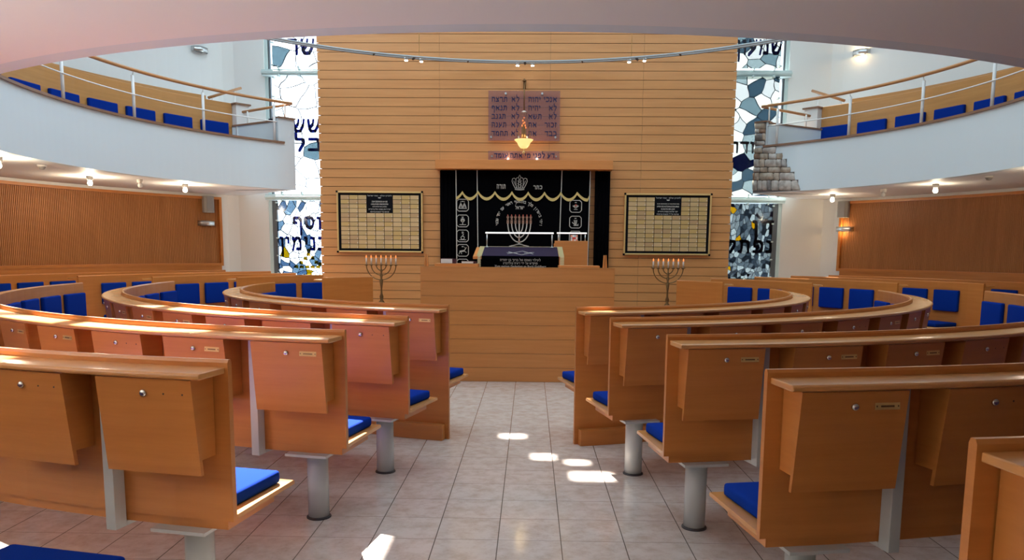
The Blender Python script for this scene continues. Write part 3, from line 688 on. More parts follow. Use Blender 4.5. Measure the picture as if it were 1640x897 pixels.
def pew(label, group, c, r, t0, t1, ztop=1.075, first=False, lockers='', seats=True, desk=True, wall_=False, nseat=None, legs=True, start=.05):
    """curved pew round centre c; t0 = aisle end, t1 = far end (degrees)"""
    s = 1 if t1 > t0 else -1
    root = empty('pew', tuple(ring(c, r, (t0+t1)/2)), label, 'pew', group or NEAR)
    inv = tuple(-v for v in root.location); dz = ztop-1.075
    def put(mb, name, m, bevel=0.0, parent=root):
        o = mb.obj(name, m, parent, bevel); o.location = inv; return o
    ang = lambda d, rr=r: t0+s*math.degrees(d/rr)
    length = abs(R(t1-t0))*r
    zb = 0.0 if first else .43
    put(MB().sweep([(-.014, zb), (.014, zb), (.014, ztop-.012), (.008, ztop), (-.008, ztop), (-.014, ztop-.012)], c, r, t0, t1), 'back_panel', M['pew'])
    if desk:
        put(MB().sweep([(.0141, 1.022+dz), (.178, 1.022+dz), (.188, 1.027+dz), (.188, 1.041+dz), (.178, 1.046+dz), (.0141, 1.046+dz)], c, r, ang(.012), t1), 'book_rest', M['desk'], .004)
    put(MB().sweep([(-.50, .432), (-.0141, .432), (-.0141, .452), (-.492, .452), (-.503, .442)], c, r, t0, t1), 'seat', M['desk'])
    if first:
        put(MB().sweep([(.0141, 0), (.085, 0), (.085, .125), (.0141, .125)], c, r, ang(.03), t1), 'plinth', M['pew'], .003)
    put(MB().sweep([(-.36, .392), (.004, .392), (.004, .4299), (-.014, .4319), (-.36, .4319)], c, r, ang(.03), t1), 'seat_bearer', M['pew'])
    if legs and not first:
        k = .22
        while k < length:
            t = ang(k); p = ring(c, r-.08, t)
            a = MB(); a.lathe([(.058, 0), (.058, .378)], (p.x, p.y, 0), 28); lg = put(a, 'support_post', M['steel'])
            a = MB(); a.lathe([(.068, 0), (.068, .006), (.06, .012)], (p.x, p.y, 0), 28); o = a.obj('floor_ring', M['darkring'], lg)
            a = MB(); a.sweep([(-.05, .378), (.16, .378), (.16, .392), (-.05, .392)], c, r-.1, t-math.degrees(.12/r), t+math.degrees(.12/r)); o = a.obj('mounting_plate', M['steel'], lg)
            k += 2.35
    if lockers:
        d = .512
        while d < length:
            t = ang(d); dt = math.degrees(.023/r)
            a = MB(); a.sweep([(.0145, .372 if not first else .126), (.075, .372 if not first else .126), (.075, 1.02), (.0145, 1.02)], c, r, t-dt, t+dt, n=1)
            if not first: a.sweep([(-.10, .372), (.014, .372), (.014, .3915), (-.10, .3915)], c, r, t-dt, t+dt, n=1)
            put(a, 'steel_bracket', M['steel'], .002); d += 2.24
        d = start+.205; i = 0
        while d < length-.2:
            t = ang(d); p = ring(c, r, t)
            add_locker(root, (p.x+inv[0], p.y+inv[1], inv[2]), R(t), lockers[i % len(lockers)] == 'p'); d += .56; i += 1
    if seats:
        d = start+.23; i = 0; pitch = .56
        if start < .1: pitch = (length-d-.255)/max(1, int((length-d-.255)/.56))
        while d < length-.15 and (nseat is None or i < nseat):
            t = ang(d)
            p = ring(c, r-.245, t); link('seat_cushion', CU_SEAT, root, (p.x+inv[0], p.y+inv[1], .482), R(t))
            if start < 0: t = ang(d+.22)
            p = ring(c, r-.041, t); link('back_cushion', CU_BACK, root, (p.x+inv[0], p.y+inv[1], .80+dz), R(t))
            d += pitch; i += 1
    return root
def tX(c, r, x): return math.degrees(math.asin((x-c[0])/r))
def tY(c, r, y):
    return math.degrees(math.acos(max(-1, min(1, (c[1]-y)/r))))
NEAR = 'curved pews behind the reading platform'; FAR = 'curved pews at the side of the ark'
cc = C
L1, L2 = ((.292, 9.409), 3.454), ((.665, 9.922), 5.124)
R1, R2 = ((-.257, 9.112), 3.264), ((-.357, 9.491), 4.594)
pew('front pew left of the aisle with floor plinth, brass plate on its end locker', None, *L1, tX(*L1, -.495), -tY(*L1, 9.85), first=True, lockers='phphhphp')
pew('second pew left of the aisle, sunlit rest, no plate on its end locker', None, *L2, tX(*L2, -.645), -tY(*L2, 9.9), lockers='hhhppphh')
pew('third pew left of the aisle, sunlit rest, brass plate on its end locker', None, C, 5.38, tX(C, 5.38, -.84), -89, lockers='pphpphhp')
pew('large near pew left of the aisle with two shaded lockers and blue seat end', None, C, 6.54, tX(C, 6.54, -1.015), -85, lockers='hhphph')
pew('rearmost left pew, only a blue seat cushion showing at the lower left corner', None, C, 7.55, tX(C, 7.55, -1.30), -56, lockers='', start=-.06)
pew('front pew right of the aisle with floor plinth beside the reading platform', None, *R1, tX(*R1, .492), tY(*R1, 9.3), first=True, lockers='hhphhpph')
pew('second pew right of the aisle, sun patch on its pale seat end', None, *R2, tX(*R2, .66), tY(*R2, 9.2), lockers='phhhphph')
pew('third pew right of the aisle, steel bracket beside its end locker', None, C, 5.42, tX(C, 5.42, .85), 89, lockers='ppphhphp')
pew('fourth pew right of the aisle with dark brown locker and blue seat end', None, C, 6.6, tX(C, 6.6, 1.01), 85, lockers='phphh')
pew('nearest pew at the lower right corner, mostly cut off by the frame', None, C, 7.66, tX(C, 7.66, 1.175), 42, lockers='hphp')
for s, side, rs in ((-1, 'left', (3.32, 4.38, 5.42, 6.57, 7.66)), (1, 'right', (2.95, 4.12, 5.42, 6.6, 7.66))):
    ys0 = (10.98, 10.9, 10.75, 10.9, 10.2) if s < 0 else (10.62, 10.7, 10.96, 11.0, 10.2)
    ys1 = (11.72, 12.3, 13.1, 14.0, 14.5) if s < 0 else (11.35, 12.3, 13.2, 14.0, 14.6)
    nm = ('short single-seat pew end nearest the ark on the {}', 'second far pew from the ark on the {}, two blue back cushions', 'third far pew from the ark on the {}, long pale back with blue cushions', 'fourth far pew from the ark on the {}, below the fluted wall panel', 'outermost far pew on the {}, its back against the fluted wall panel')
    for k in range(5):
        r = rs[k]
        pew(nm[k].format(side), FAR, C, r, s*tY(C, r, ys0[k]), s*tY(C, r, ys1[k]), ztop=1.095, first=(k == 0), desk=k < 4, seats=k > 0, start=(.38, (.66 if s < 0 else .56), .40, .38, .38)[k])

# ---------------------------------------------------------------- reading platform (bimah)
bx0, bx1, by = -1.108, 1.09, 8.79
root = empty('reading_platform', (0, by, 0), 'broad beech-fronted reading platform facing the aisle', 'platform'); inv = (0, -by, 0)
a = MB(); z = 0.0; pitch = .1635
for k in range(8):
    a.box(bx0, bx1, by, by+.03, z+.002, z+pitch-.0015); z += pitch
o = a.obj('front_panel', M['bimah'], root, .0012, 1); o.location = inv
a = MB(); a.box(bx0+.01, bx1-.01, by+.028, by+.06, .01, 1.295); o = a.obj('panel_backing', M['bimah'], root); o.location = inv
a = MB(); a.box(bx0, bx0+.05, by+.06, by+.40, 0, 1.305); a.box(bx1-.05, bx1, by+.06, by+.40, 0, 1.305); o = a.obj('side_panel', M['bimah'], root); o.location = inv
a = MB(); a.box(bx0, bx1, by-.004, by+.065, 1.3055, 1.312); o = a.obj('top_edge', M['desk'], root); o.location = inv
a = MB(); a.box(-.955, -.46, by+.067, by+.37, 1.20, 1.347); o = a.obj('side_shelf', M['bimah'], root, .003); o.location = inv
a = MB(); a.box(.46, .925, by+.067, by+.37, 1.20, 1.333); o = a.obj('side_shelf', M['bimah'], root, .003); o.location = inv
for xc in (-1.052, .985):
    a = MB()
    for q in (-1, 1): a.prism([(xc+q*.014-.011, 1.30), (xc+q*.014+.013*(1), 1.30), (xc+q*.010+.006, 1.455), (xc+q*.010-.006, 1.455)], 'y', by+.08, by+.11)
    a.box(xc-.035, xc+.035, by+.067, by+.12, 1.1, 1.305); o = a.obj('scroll_rest', M['bimah'], root, .002); o.location = inv
# reading table with its mantle
rt = empty('reading_table', (0, 9.55, .45), 'sloped beech reading table standing behind the platform front', 'table'); inv = (0, -9.55, -.45)
a = MB(); a.prism([(9.24, 1.395), (9.86, 1.508), (9.86, 1.538), (9.24, 1.428)], 'x', -.545, .535); o = a.obj('table_top', M['bimah'], rt, .003); o.location = inv
a = MB(); a.box(-.44, .44, 9.35, 9.8, .45, 1.40); o = a.obj('pedestal', M['bimah'], rt); o.location = inv
mt = empty('table_mantle', (0, 9.3, 1.43), 'purple velvet mantle with gold fringe and silver lettering draped over the reading table', 'tablecloth'); inv = (0, -9.3, -1.43)
a = MB(); zf = lambda y: 1.4285+(y-9.24)*(.11/.62)
pts = [(9.86, zf(9.86)+.003), (9.6, zf(9.6)+.006), (9.3, zf(9.3)+.005), (9.238, zf(9.24)+.004)]
a.add([v for x in (-.44, .47) for v in [(x, p[0], p[1]) for p in pts]], [(i, i+1, i+5, i+4) for i in range(3)]); 
o = a.obj('top_cloth', M['purple'], mt); o.location = inv; o.modifiers.new('thickness', 'SOLIDIFY').thickness = .004
a = MB(); pts = [(9.2375, zf(9.24)+.0035), (9.228, 1.40), (9.225, 1.15)]
a.add([v for x in (-.44, .475) for v in [(x, p[0], p[1]) for p in pts]], [(i, i+1, i+4, i+3) for i in range(2)])
o = a.obj('front_drop', M['velvet'], mt); o.location = inv; o.modifiers.new('thickness', 'SOLIDIFY').thickness = .003
for xa, xb, sg in ((-.50, -.44, -1), (.475, .535, 1)):
    a = MB(); n = 26
    for i in range(n):
        y0 = 9.86-(9.86-9.235)*i/n; y1 = y0-.018; zq = zf(y0)+.006
        a.box(xa, xb, y1, y0, zq-.004, zq+random.uniform(.004, .010))
    for i in range(14):
        z0 = 1.435-.021*i; a.box(xa+.012, xb-.012*(1-sg)*.5, 9.214+random.uniform(-.004, .004), 9.236, z0-.017, z0)
    o = a.obj('fringe', M['ivory'], mt); o.location = inv
a = MB(); a.box(-.44, .475, 9.858, 9.872, zf(9.86)+.002, zf(9.86)+.012); o = a.obj('back_fringe', M['ivory'], mt); o.location = inv
a = MB()
for s_, cz, h_, wd in (('לעילוי נשמת של ברוך בן יהודה', 1.388, .024, .48), ('מוקדש על ידי רעיה גולדברג', 1.350, .023, .41), ('Zum ewigen Gedenken an Boris Goldberg', 1.311, .034, .61), ('Günther Iwanovic Goldberg', 1.275, .03, .5)):
    put_text(a, s_, .018, cz, 9.2235, h=h_, wd=wd, bold=.02, t=.002)
o = a.obj('embroidery', M['silver'], mt); o.location = inv
a = MB()   # woven diamond emblem lying on the sloped top
def slab(p, q, wd=.009):
    d = Vector((q[0]-p[0], q[1]-p[1])); nn = Vector((-d.y, d.x)).normalized()*wd/2
    pts = [(p[0]+nn.x, p[1]+nn.y), (q[0]+nn.x, q[1]+nn.y), (q[0]-nn.x, q[1]-nn.y), (p[0]-nn.x, p[1]-nn.y)]
    a.add([(x, y, zf(y)+.009) for x, y in pts]+[(x, y, zf(y)+.0115) for x, y in pts], [(0, 3, 2, 1), (4, 5, 6, 7), (0, 1, 5, 4), (1, 2, 6, 5), (2, 3, 7, 6), (3, 0, 4, 7)])
for p, q in (((-.13, 9.50), (.03, 9.30)), ((.03, 9.30), (.16, 9.45)), ((-.14, 9.36), (.04, 9.55)), ((.04, 9.55), (.17, 9.36)), ((-.15, 9.45), (-.02, 9.40)), ((.06, 9.42), (.18, 9.47))): slab(p, q)
o = a.obj('emblem', M['silver'], mt); o.location = inv
def bar_lamp(x0, x1, y, z0, z1, label):
    t = empty('reading_lamp', ((x0+x1)/2, y, z0), label, 'lamp'); inv = tuple(-c for c in t.location)
    for x in (x0+.02, x1-.02):
        a = MB(); a.tube([(x, y, z0), (x, y, z1-.014)], .007, 8); a.lathe([(.02, 0), (.02, .006)], (x, y, z0), 12); o = a.obj('post', M['chrome'], t); o.location = inv
    a = MB(); a.box(x0, x1, y-.015, y+.015, z1-.006, z1+.012); o = a.obj('lamp_bar', M['led'], t, .004); o.location = inv
bar_lamp(-.43, .425, 9.80, 1.5385, 1.715, 'long white bar lamp on two posts over the reading table')
ln = empty('lectern', (.675, 10.35, .45), 'plain beech lectern standing right of the reading table', 'lectern'); inv = (-.675, -10.35, -.45)
a = MB(); a.box(.455, .893, 10.33, 10.36, .45, 1.632); o = a.obj('front_panel', M['bimah'], ln, .003); o.location = inv
a = MB(); a.box(.455, .48, 10.36, 10.75, .45, 1.60); a.box(.868, .893, 10.36, 10.75, .45, 1.60); o = a.obj('side_panel', M['bimah'], ln); o.location = inv
a = MB(); a.prism([(10.34, 1.60), (10.78, 1.50), (10.78, 1.525), (10.36, 1.62)], 'x', .48, .868); o = a.obj('sloped_top', M['bimah'], ln); o.location = inv
bar_lamp(.485, .882, 10.42, 1.612, 1.732, 'short white bar lamp on two posts on the lectern')
a = MB(); 
PC = [mat('print_'+n_, c, .5) for n_, c in (('pale_blue', (.45, .6, .68)), ('red', (.6, .06, .05)), ('salmon', (.75, .35, .25)), ('white', (.75, .76, .75)))]
for i in range(4):
    for j in range(4): a.box(.672+i*.0235, .672+(i+1)*.0235, 10.50, 10.52, 1.597+j*.029, 1.597+(j+1)*.029, random.choice((0, 0, 3, 2, 1)))
tag(a.obj('patterned_box', PC), 'small colourful patterned box standing on the lectern under its lamp', 'box')
for x0, x1, z0, z1, y0, xo, lab in ((-.885, -.755, 1.348, 1.402, by+.09, -.722, 'thick prayer book with dark red cover lying on the left platform shelf'), (-.648, -.515, 1.348, 1.374, by+.10, -.49, 'thin prayer book lying beside the reading table mantle')):
    t = empty('prayer_book', ((x0+x1)/2, y0+.09, z0), lab, 'book', 'prayer books on the platform'); inv = tuple(-c for c in t.location)
    a = MB(); a.box(x0, x1, y0, y0+.19, z0+.003, z1-.003); o = a.obj('pages', M['paper'], t); o.location = inv
    a = MB(); a.box(x0-.003, xo, y0+.003, y0+.2, z0, z0+.003); a.box(x0-.003, xo, y0+.003, y0+.2, z1-.003, z1); a.box(x1, xo, y0+.003, y0+.2, z0, z1) ; o = a.obj('cover', M['maroon'], t); o.location = inv

# ---------------------------------------------------------------- ark: canopy, curtains
yc = 12.66
ar = empty('ark_canopy', (0, 12.6, 2.79), 'plain beech header box over the black ark curtain', 'canopy'); inv = (0, -12.6, -2.79)
a = MB(); a.box(-1.385, 1.42, 12.48, 12.795, 2.775, 2.918); o = a.obj('header', M['bimah'], ar, .003); o.location = inv
step = MB(); step.box(-1.6, 1.6, 9.2, 12.79, 0, .45); tag(step.obj('ark_step', M['desk']), 'raised beech floor between the platform front and the ark curtain', 'step')
def curtain(name, x0, x1, z0, z1, y, label, folds=8, amp=.012):
    t = empty(name, ((x0+x1)/2, y, z0), label, 'curtain'); a = MB(); n = 48; vs = []
    for i in range(n+1):
        x = x0+(x1-x0)*i/n; d = amp*math.cos(2*math.pi*folds*i/n)
        vs += [(x, y+d, z0), (x, y+d, z1), (x, y+d+.012, z1), (x, y+d+.012, z0)]
    a.add(vs, [(j*4+k, j*4+(k+1) % 4, j*4+4+(k+1) % 4, j*4+4+k) for j in range(n) for k in range(4)]+[(0, 1, 2, 3), (4*n+3, 4*n+2, 4*n+1, 4*n)], 0, True)
    o = a.obj('cloth', M['velvet'], t); o.location = tuple(-c for c in t.location); return t
curtain('side_curtain', -1.335, -1.075, .451, 2.773, 12.70, 'plain black side curtain left of the embroidered ark curtain', 4)
curtain('side_curtain', 1.16, 1.405, .451, 2.773, 12.70, 'plain black side curtain right of the embroidered ark curtain', 4)
pk = curtain('ark_curtain', -1.07, 1.08, .451, 2.773, yc, 'black velvet ark curtain embroidered with crown, lamp stand and medallions', 2, .004)
inv = tuple(-c for c in pk.location); ye = yc-.005
def stitch(name, mb, m): o = mb.obj(name, m, pk); o.location = inv; return o
for x, xb in ((-1.072, -1.06), (-.733, -.715), (.625, .598), (1.078, 1.062)):
    a = MB(); a.ribbon([(x, 2.772), (xb, 1.4), (xb, .55)], .014, ye-.013 if abs(x) > 1 else ye-.013); stitch('braid_line', a, M['silver'])
v = MB(); v.box(-1.068, 1.07, ye-.012, ye-.004, 2.43, 2.772)
xs_ = [-1.07, -.969, -.717, -.444, -.172, .089, .351, .612, .873, 1.068]; zs_ = [2.346, 2.438, 2.447, 2.44, 2.44, 2.436, 2.436, 2.436, 2.437, 2.392]
pts = []
for i in range(9):
    x0, x1 = xs_[i], xs_[i+1]
    for k in range(8):
        f_ = k/8
        if i == 0: z = 2.346+.092*(f_**1.6)
        elif i == 8: z = 2.437-.105*math.sin(math.pi*f_*.62)
        else: z = zs_[i]+(zs_[i+1]-zs_[i])*f_-.105*math.sin(math.pi*f_)**.8
        pts.append((x0+(x1-x0)*f_, z))
pts.append((1.068, 2.385))
for i in range(len(pts)-1):
    v.add([(pts[i][0], ye-.012, pts[i][1]), (pts[i+1][0], ye-.012, pts[i+1][1]), (pts[i+1][0], ye-.012, 2.44), (pts[i][0], ye-.012, 2.44)], [(0, 1, 2, 3)])
stitch('valance', v, M['velvet'])
a = MB()
vs = []
for p in pts: vs += [(p[0], ye-.018, p[1]+.004), (p[0], ye-.018, p[1]-.044), (p[0], ye-.012, p[1]+.004), (p[0], ye-.012, p[1]-.044)]
a.add(vs, [(4*i, 4*i+1, 4*i+5, 4*i+4) for i in range(len(pts)-1)]+[(4*i+2, 4*i+6, 4*i+7, 4*i+3) for i in range(len(pts)-1)]+[(4*i, 4*i+4, 4*i+6, 4*i+2) for i in range(len(pts)-1)]+[(4*i+1, 4*i+3, 4*i+7, 4*i+5) for i in range(len(pts)-1)])
stitch('gold_fringe', a, M['gold'])
a = MB(); yv = ye-.0125
put_text(a, 'תורה', -.345, 2.517, yv, h=.07, wd=.145, bold=.02, t=.003); put_text(a, 'כתר', .243, 2.507, yv, h=.06, wd=.14, bold=.02, t=.003)
txt = 'ויהי בישרון מלך בהתאסף ראשי עם יחד שבטי'
ccx, ccz, rr = -.055, 1.955, .355
for i, ch in enumerate(txt):
    if ch == ' ': continue
    an = R(-8)+R(196)*i/(len(txt)-1)
    sx__ = .030 if ch in 'ויןי' else .038
    put_text(a, ch, ccx+rr*math.cos(an), ccz+rr*.92*math.sin(an), ye, h=.042, rot=an-R(90), bold=.025, t=.003)
put_text(a, 'ישראל', -.045, 2.185, ye, h=.05, wd=.145, bold=.02, t=.003)
stitch('lettering', a, M['silver'])
# crown
a = MB(); cx, cz = -.05, 2.56
a.ribbon([(cx-.075, 2.475), (cx-.03, 2.468), (cx+.03, 2.468), (cx+.075, 2.475)], .014, yv)
a.ribbon([(cx-.07, 2.495), (cx, 2.486), (cx+.07, 2.495)], .008, yv)
for q in (-1, 1):
    a.ribbon([(cx+q*.07, 2.49), (cx+q*.10, 2.545), (cx+q*.122, 2.60), (cx+q*.115, 2.64), (cx+q*.085, 2.65), (cx+q*.06, 2.63), (cx+q*.062, 2.59), (cx+q*.05, 2.49)], .010, yv)
    a.ribbon([(cx+q*.062, 2.63), (cx+q*.045, 2.655), (cx+q*.02, 2.66), (cx+q*.008, 2.63), (cx+q*.02, 2.56), (cx+q*.018, 2.49)], .009, yv)
    a.ribbon([(cx+q*.095, 2.61), (cx+q*.08, 2.57), (cx+q*.04, 2.50)], .007, yv)
    for z in (2.52, 2.56, 2.60): a.ribbon([(cx, z-.02), (cx+q*.035, z+.012)], .006, yv)
a.ribbon([(cx-.02, 2.66), (cx, 2.70), (cx+.02, 2.66)], .010, yv)
stitch('crown', a, M['silver'])
# seven-branched lamp stand
a = MB(); b = MB(); cx = -.05
for k in (1, 2, 3):
    w_ = k*.0615; zb_ = 1.86-k*.075
    for q in (-1, 1):
        pp = [(cx+q*w_, 1.94)]+[(cx+q*w_*math.cos(R(f_)), 1.94-(1.94-zb_)*math.sin(R(f_))) for f_ in range(8, 91, 8)]+[(cx, zb_)]
        a.ribbon(pp, .017, ye)
a.ribbon([(cx, 1.94), (cx, 1.62)], .02, ye); a.ribbon([(cx-.16, 1.568), (cx-.08, 1.585), (cx, 1.60), (cx+.08, 1.585), (cx+.16, 1.568)], .014, ye); a.ribbon([(cx-.06, 1.59), (cx, 1.61), (cx+.06, 1.59)], .02, ye)
for k in range(-3, 4):
    x = cx+k*.0615; b.ribbon([(x, 1.93), (x, 1.985)], .036, ye-.001); b.ribbon([(x, 1.99), (x, 2.02)], .026, ye-.001); b.ribbon([(x, 2.022), (x, 2.045)], .042, ye-.001)
for z in (1.645, 1.70): b.ribbon([(cx, z-.012), (cx, z+.012)], .034, ye-.001)
stitch('lamp_stand', a, M['silver']); stitch('lamp_cups', b, M['brownthread'])
a = MB()
for k in range(-3, 4):
    x = cx+k*.0615; a.add([(x-.012, ye-.003, 2.048), (x+.012, ye-.003, 2.048), (x+.003, ye-.003, 2.078), (x-.004, ye-.003, 2.078)], [(0, 1, 2, 3)])
stitch('flames', a, M['redthread'])
def octo(cx, cz, kind):
    a = MB(); h_, w_, q = .094, .094, .03
    pts = [(cx-w_+q, cz-h_), (cx+w_-q, cz-h_), (cx+w_, cz-h_+q), (cx+w_, cz+h_-q), (cx+w_-q, cz+h_), (cx-w_+q, cz+h_), (cx-w_, cz+h_-q), (cx-w_, cz-h_+q)]
    for i in range(8): a.ribbon([pts[i], pts[(i+1) % 8]], .011, ye)
    def rb(*p, w=.008): a.ribbon([(cx+x, cz+z) for x, z in p], w, ye)
    rb((-.015, .06), (.015, .06), w=.012)
    if kind == 'tents':
        for dx, s_ in ((-.03, 1), (.028, .9)):
            for f_ in (-1, -.45, .45, 1): rb((dx, .045*s_), (dx+f_*.033, -.045), w=.008)
            rb((dx, .045), (dx, .065), w=.005)
        rb((-.065, -.05), (.065, -.055), w=.008)
    elif kind == 'tree':
        for k in range(8): rb((.0, .0), (.035*math.cos(k*.785), .012+.035*math.sin(k*.785)), w=.016)
        rb((0, 0), (0, -.055), w=.012); rb((-.055, -.06), (.055, -.06), w=.010)
    elif kind == 'snake':
        rb(*[(-.0+.028*math.cos(t), -.03+.026*math.sin(t)) for t in [k*.5 for k in range(13)]], w=.011); rb((-.02, -.01), (.01, .012), (.012, .035), (-.012, .038), w=.011); rb((-.055, -.062), (.055, -.062), w=.009)
    elif kind == 'deer':
        rb((-.05, -.02), (.03, -.005), w=.026); rb((.03, .0), (.05, .035), w=.013); rb((-.045, -.02), (-.06, -.06), w=.009); rb((-.03, -.025), (-.015, -.058), w=.009); rb((.025, -.01), (.062, -.035), w=.009); rb((.045, .035), (.03, .055), w=.007); rb((.05, .035), (.065, .05), w=.007)
    elif kind == 'flower':
        for t in (-.9, -.45, .45, .9): rb((0, -.03), (.05*math.sin(t*1.3), -.01+.03*math.cos(t)), w=.014)
        rb((0, -.055), (0, -.01), w=.009); rb((-.03, -.05), (.03, -.05), w=.008)
    elif kind == 'sheaf':
        for dx in (-.022, .0, .022): rb((dx*.5, -.05), (dx, .035), w=.011)
        rb((-.055, .0), (-.02, -.035), (.02, -.035), w=.011); rb((.05, -.03), (.03, -.045), w=.010); rb((-.03, -.055), (.05, -.055), w=.009)
    else:
        rb((-.05, -.055), (.05, -.055), w=.009); rb((0, -.05), (0, .03), w=.014)
    stitch('medallion', a, M['silver'])
    if kind == 'flower':
        f_ = MB(); f_.add([(cx-.012, ye-.006, cz+.0), (cx+.014, ye-.006, cz+.0), (cx+.018, ye-.006, cz+.03), (cx-.014, ye-.006, cz+.03)], [(0, 1, 2, 3)]); stitch('red_blossom', f_, M['redthread'])
for cz, k in ((2.218, 'tents'), (1.968, 'tree'), (1.728, 'snake'), (1.496, 'deer'), (1.26, 'plain')): octo(-.965, cz, k)
for cz, k in ((2.212, 'flower'), (1.962, 'sheaf'), (1.722, 'plain'), (1.48, 'tree')): octo(.855, cz, k)

# ---------------------------------------------------------------- wall plaques, eternal lamp
pq = empty('commandment_plaque', (.012, 12.72, 3.25), 'large lilac glass plaque with two columns of dark Hebrew words above the ark', 'plaque'); inv = tuple(-c for c in pq.location)
a = MB(); a.box(-.56, .582, 12.725, 12.735, 3.245, 4.02); o = a.obj('glass', M['plaque'], pq, .002); o.location = inv
zl = (3.885, 3.752, 3.622, 3.492, 3.357)
for (s0, s1, s2, s3), z in zip((('אנכי', 'יהוה', 'לא', 'תרצח'), ('לא', 'יהיה', 'לא', 'תנאף'), ('לא', 'תשא', 'לא', 'תגנב'), ('זכור', 'את', 'לא', 'תענה'), ('כבד', 'את', 'לא', 'תחמד')), zl):
    for s_, x, anc in ((s0, .53, 'r'), (s1, .075, 'l'), (s2, -.065, 'r'), (s3, -.51, 'l')):
        a = MB(); put_hebrew(a, s_, x, z, 12.724, .079, t=.003, anchor=anc, wt=.85)
        o = a.obj('lettering', M['navy'], pq); o.location = inv
for x, z in ((-.285, 3.975), (.295, 3.975), (-.515, 3.30), (-.075, 3.30), (.06, 3.30), (.515, 3.30)):
    a = MB(); a.tube([(x, 12.798, z), (x, 12.705, z)], .017, 12); o = a.obj('standoff', M['chrome'], pq); o.location = inv
ps = empty('motto_plaque', (.012, 12.72, 2.93), 'narrow lilac glass strip with one line of Hebrew just above the ark header', 'plaque'); inv = tuple(-c for c in ps.location)
a = MB(); a.box(-.56, .585, 12.725, 12.735, 2.925, 3.085); o = a.obj('glass', M['plaque'], ps, .002); o.location = inv
line_ = 'דע לפני מי אתה עומד'; W_ = hebrew(line_)[1]; k_ = .97/W_; xr = .505
for wd_ in line_.split(' '):
    w0 = hebrew(wd_)[1]; a = MB(); put_hebrew(a, wd_, xr, 3.012, 12.724, .075, wd=w0*k_, t=.003, anchor='r'); xr -= (w0+.55)*k_
    o = a.obj('lettering', M['navy'], ps); o.location = inv
for x in (-.50, .53):
    a = MB(); a.tube([(x, 12.798, 3.0), (x, 12.71, 3.0)], .012, 12); o = a.obj('standoff', M['chrome'], ps); o.location = inv
el = empty('eternal_lamp', (.013, 12.4, 3.05), 'hanging eternal lamp with glowing amber bowl on a wall bracket above the ark', 'lamp'); inv = tuple(-c for c in el.location)
ex, ey = .013, 12.42; sc_ = ey/12.8
a = MB(); a.tube([(ex, 12.80, 4.19), (ex, ey-.02, 4.12)], .016, 10); a.lathe([(.03, 0), (.03, .02)], (ex, ey, 4.10), 14); a.tube([(ex, 12.78, 4.19), (ex, 12.78, 4.06)], .02, 8); o = a.obj('bracket', M['bronze'], el); o.location = inv
a = MB(); a.tube([(ex, ey, 4.10), (ex, ey, 3.66)], .009, 8); o = a.obj('rod', M['bronze'], el); o.location = inv
a = MB(); a.lathe([(.006, 0), (.045, .0), (.045, .012), (.012, .03)], (ex, ey, 3.63), 16); o = a.obj('hanger_disc', M['chrome'], el); o.location = inv
for k in range(3):
    t = 2.1*k+.5; a = MB(); a.tube([(ex+.04*math.cos(t), ey+.04*math.sin(t), 3.635), (ex+.125*math.cos(t), ey+.125*math.sin(t), 3.215)], .004, 6); o = a.obj('chain', M['bronze'], el); o.location = inv
a = MB(); prof = [(.012, 0), (.05, .006), (.085, .045), (.105, .09), (.14, .12), (.148, .135), (.138, .135), (.10, .10), (.08, .055), (.045, .02), (.002, .016)]
a.lathe(prof, (ex, ey, 3.085), 28); o = a.obj('bowl', M['bowl'], el); o.location = inv
a = MB(); a.lathe([(.004, 0), (.022, .018), (.02, .035), (.006, .05), (.012, .07), (.006, .085)], (ex, ey, 3.0), 14); o = a.obj('finial', M['brass'], el); o.location = inv
for k, (dx, dy, hh) in enumerate(((-.042, .0, .22), (-.026, .02, .30), (-.012, -.02, .25), (.0, .0, .34), (.014, .02, .27), (.028, -.01, .22), (.04, .01, .19))):
    a = MB(); a.tube([(ex+dx, ey+dy, 3.11), (ex+dx*.7, ey+dy, 3.20+hh)], .006, 6); st_ = a.obj('taper', M['bronze'], el); st_.location = inv
    a = MB(); a.lathe([(.002, 0), (.010, .010), (.003, .028)], (ex+dx*.7, ey+dy, 3.20+hh), 8); a.obj('flame_bulb', M['flame'], st_)
pl = bpy.data.lights.new('eternal_lamp_glow', 'POINT'); pl.energy = 3; pl.color = (1, .7, .35); pl.shadow_soft_size = .05; o = bpy.data.objects.new('eternal_lamp_glow', pl); COL.objects.link(o); o.location = (ex, ey, 3.28)
# two small uplights on the canopy
for x in (-.24, .22):
    a = MB(); a.lathe([(.03, 0), (.03, .03), (.022, .03), (.022, .02)], (x, 12.68, 2.919), 14)
    tag(a.obj('uplight', M['chrome']), f'small uplight on top of the ark header, {"left" if x < 0 else "right"} one', 'lamp', 'uplights on the ark header')
    pl = bpy.data.lights.new('uplight_glow', 'POINT'); pl.energy = .9; pl.color = (1, .72, .42); pl.shadow_soft_size = .02; o = bpy.data.objects.new('uplight_glow', pl); COL.objects.link(o); o.location = (x, 12.66, 2.97)

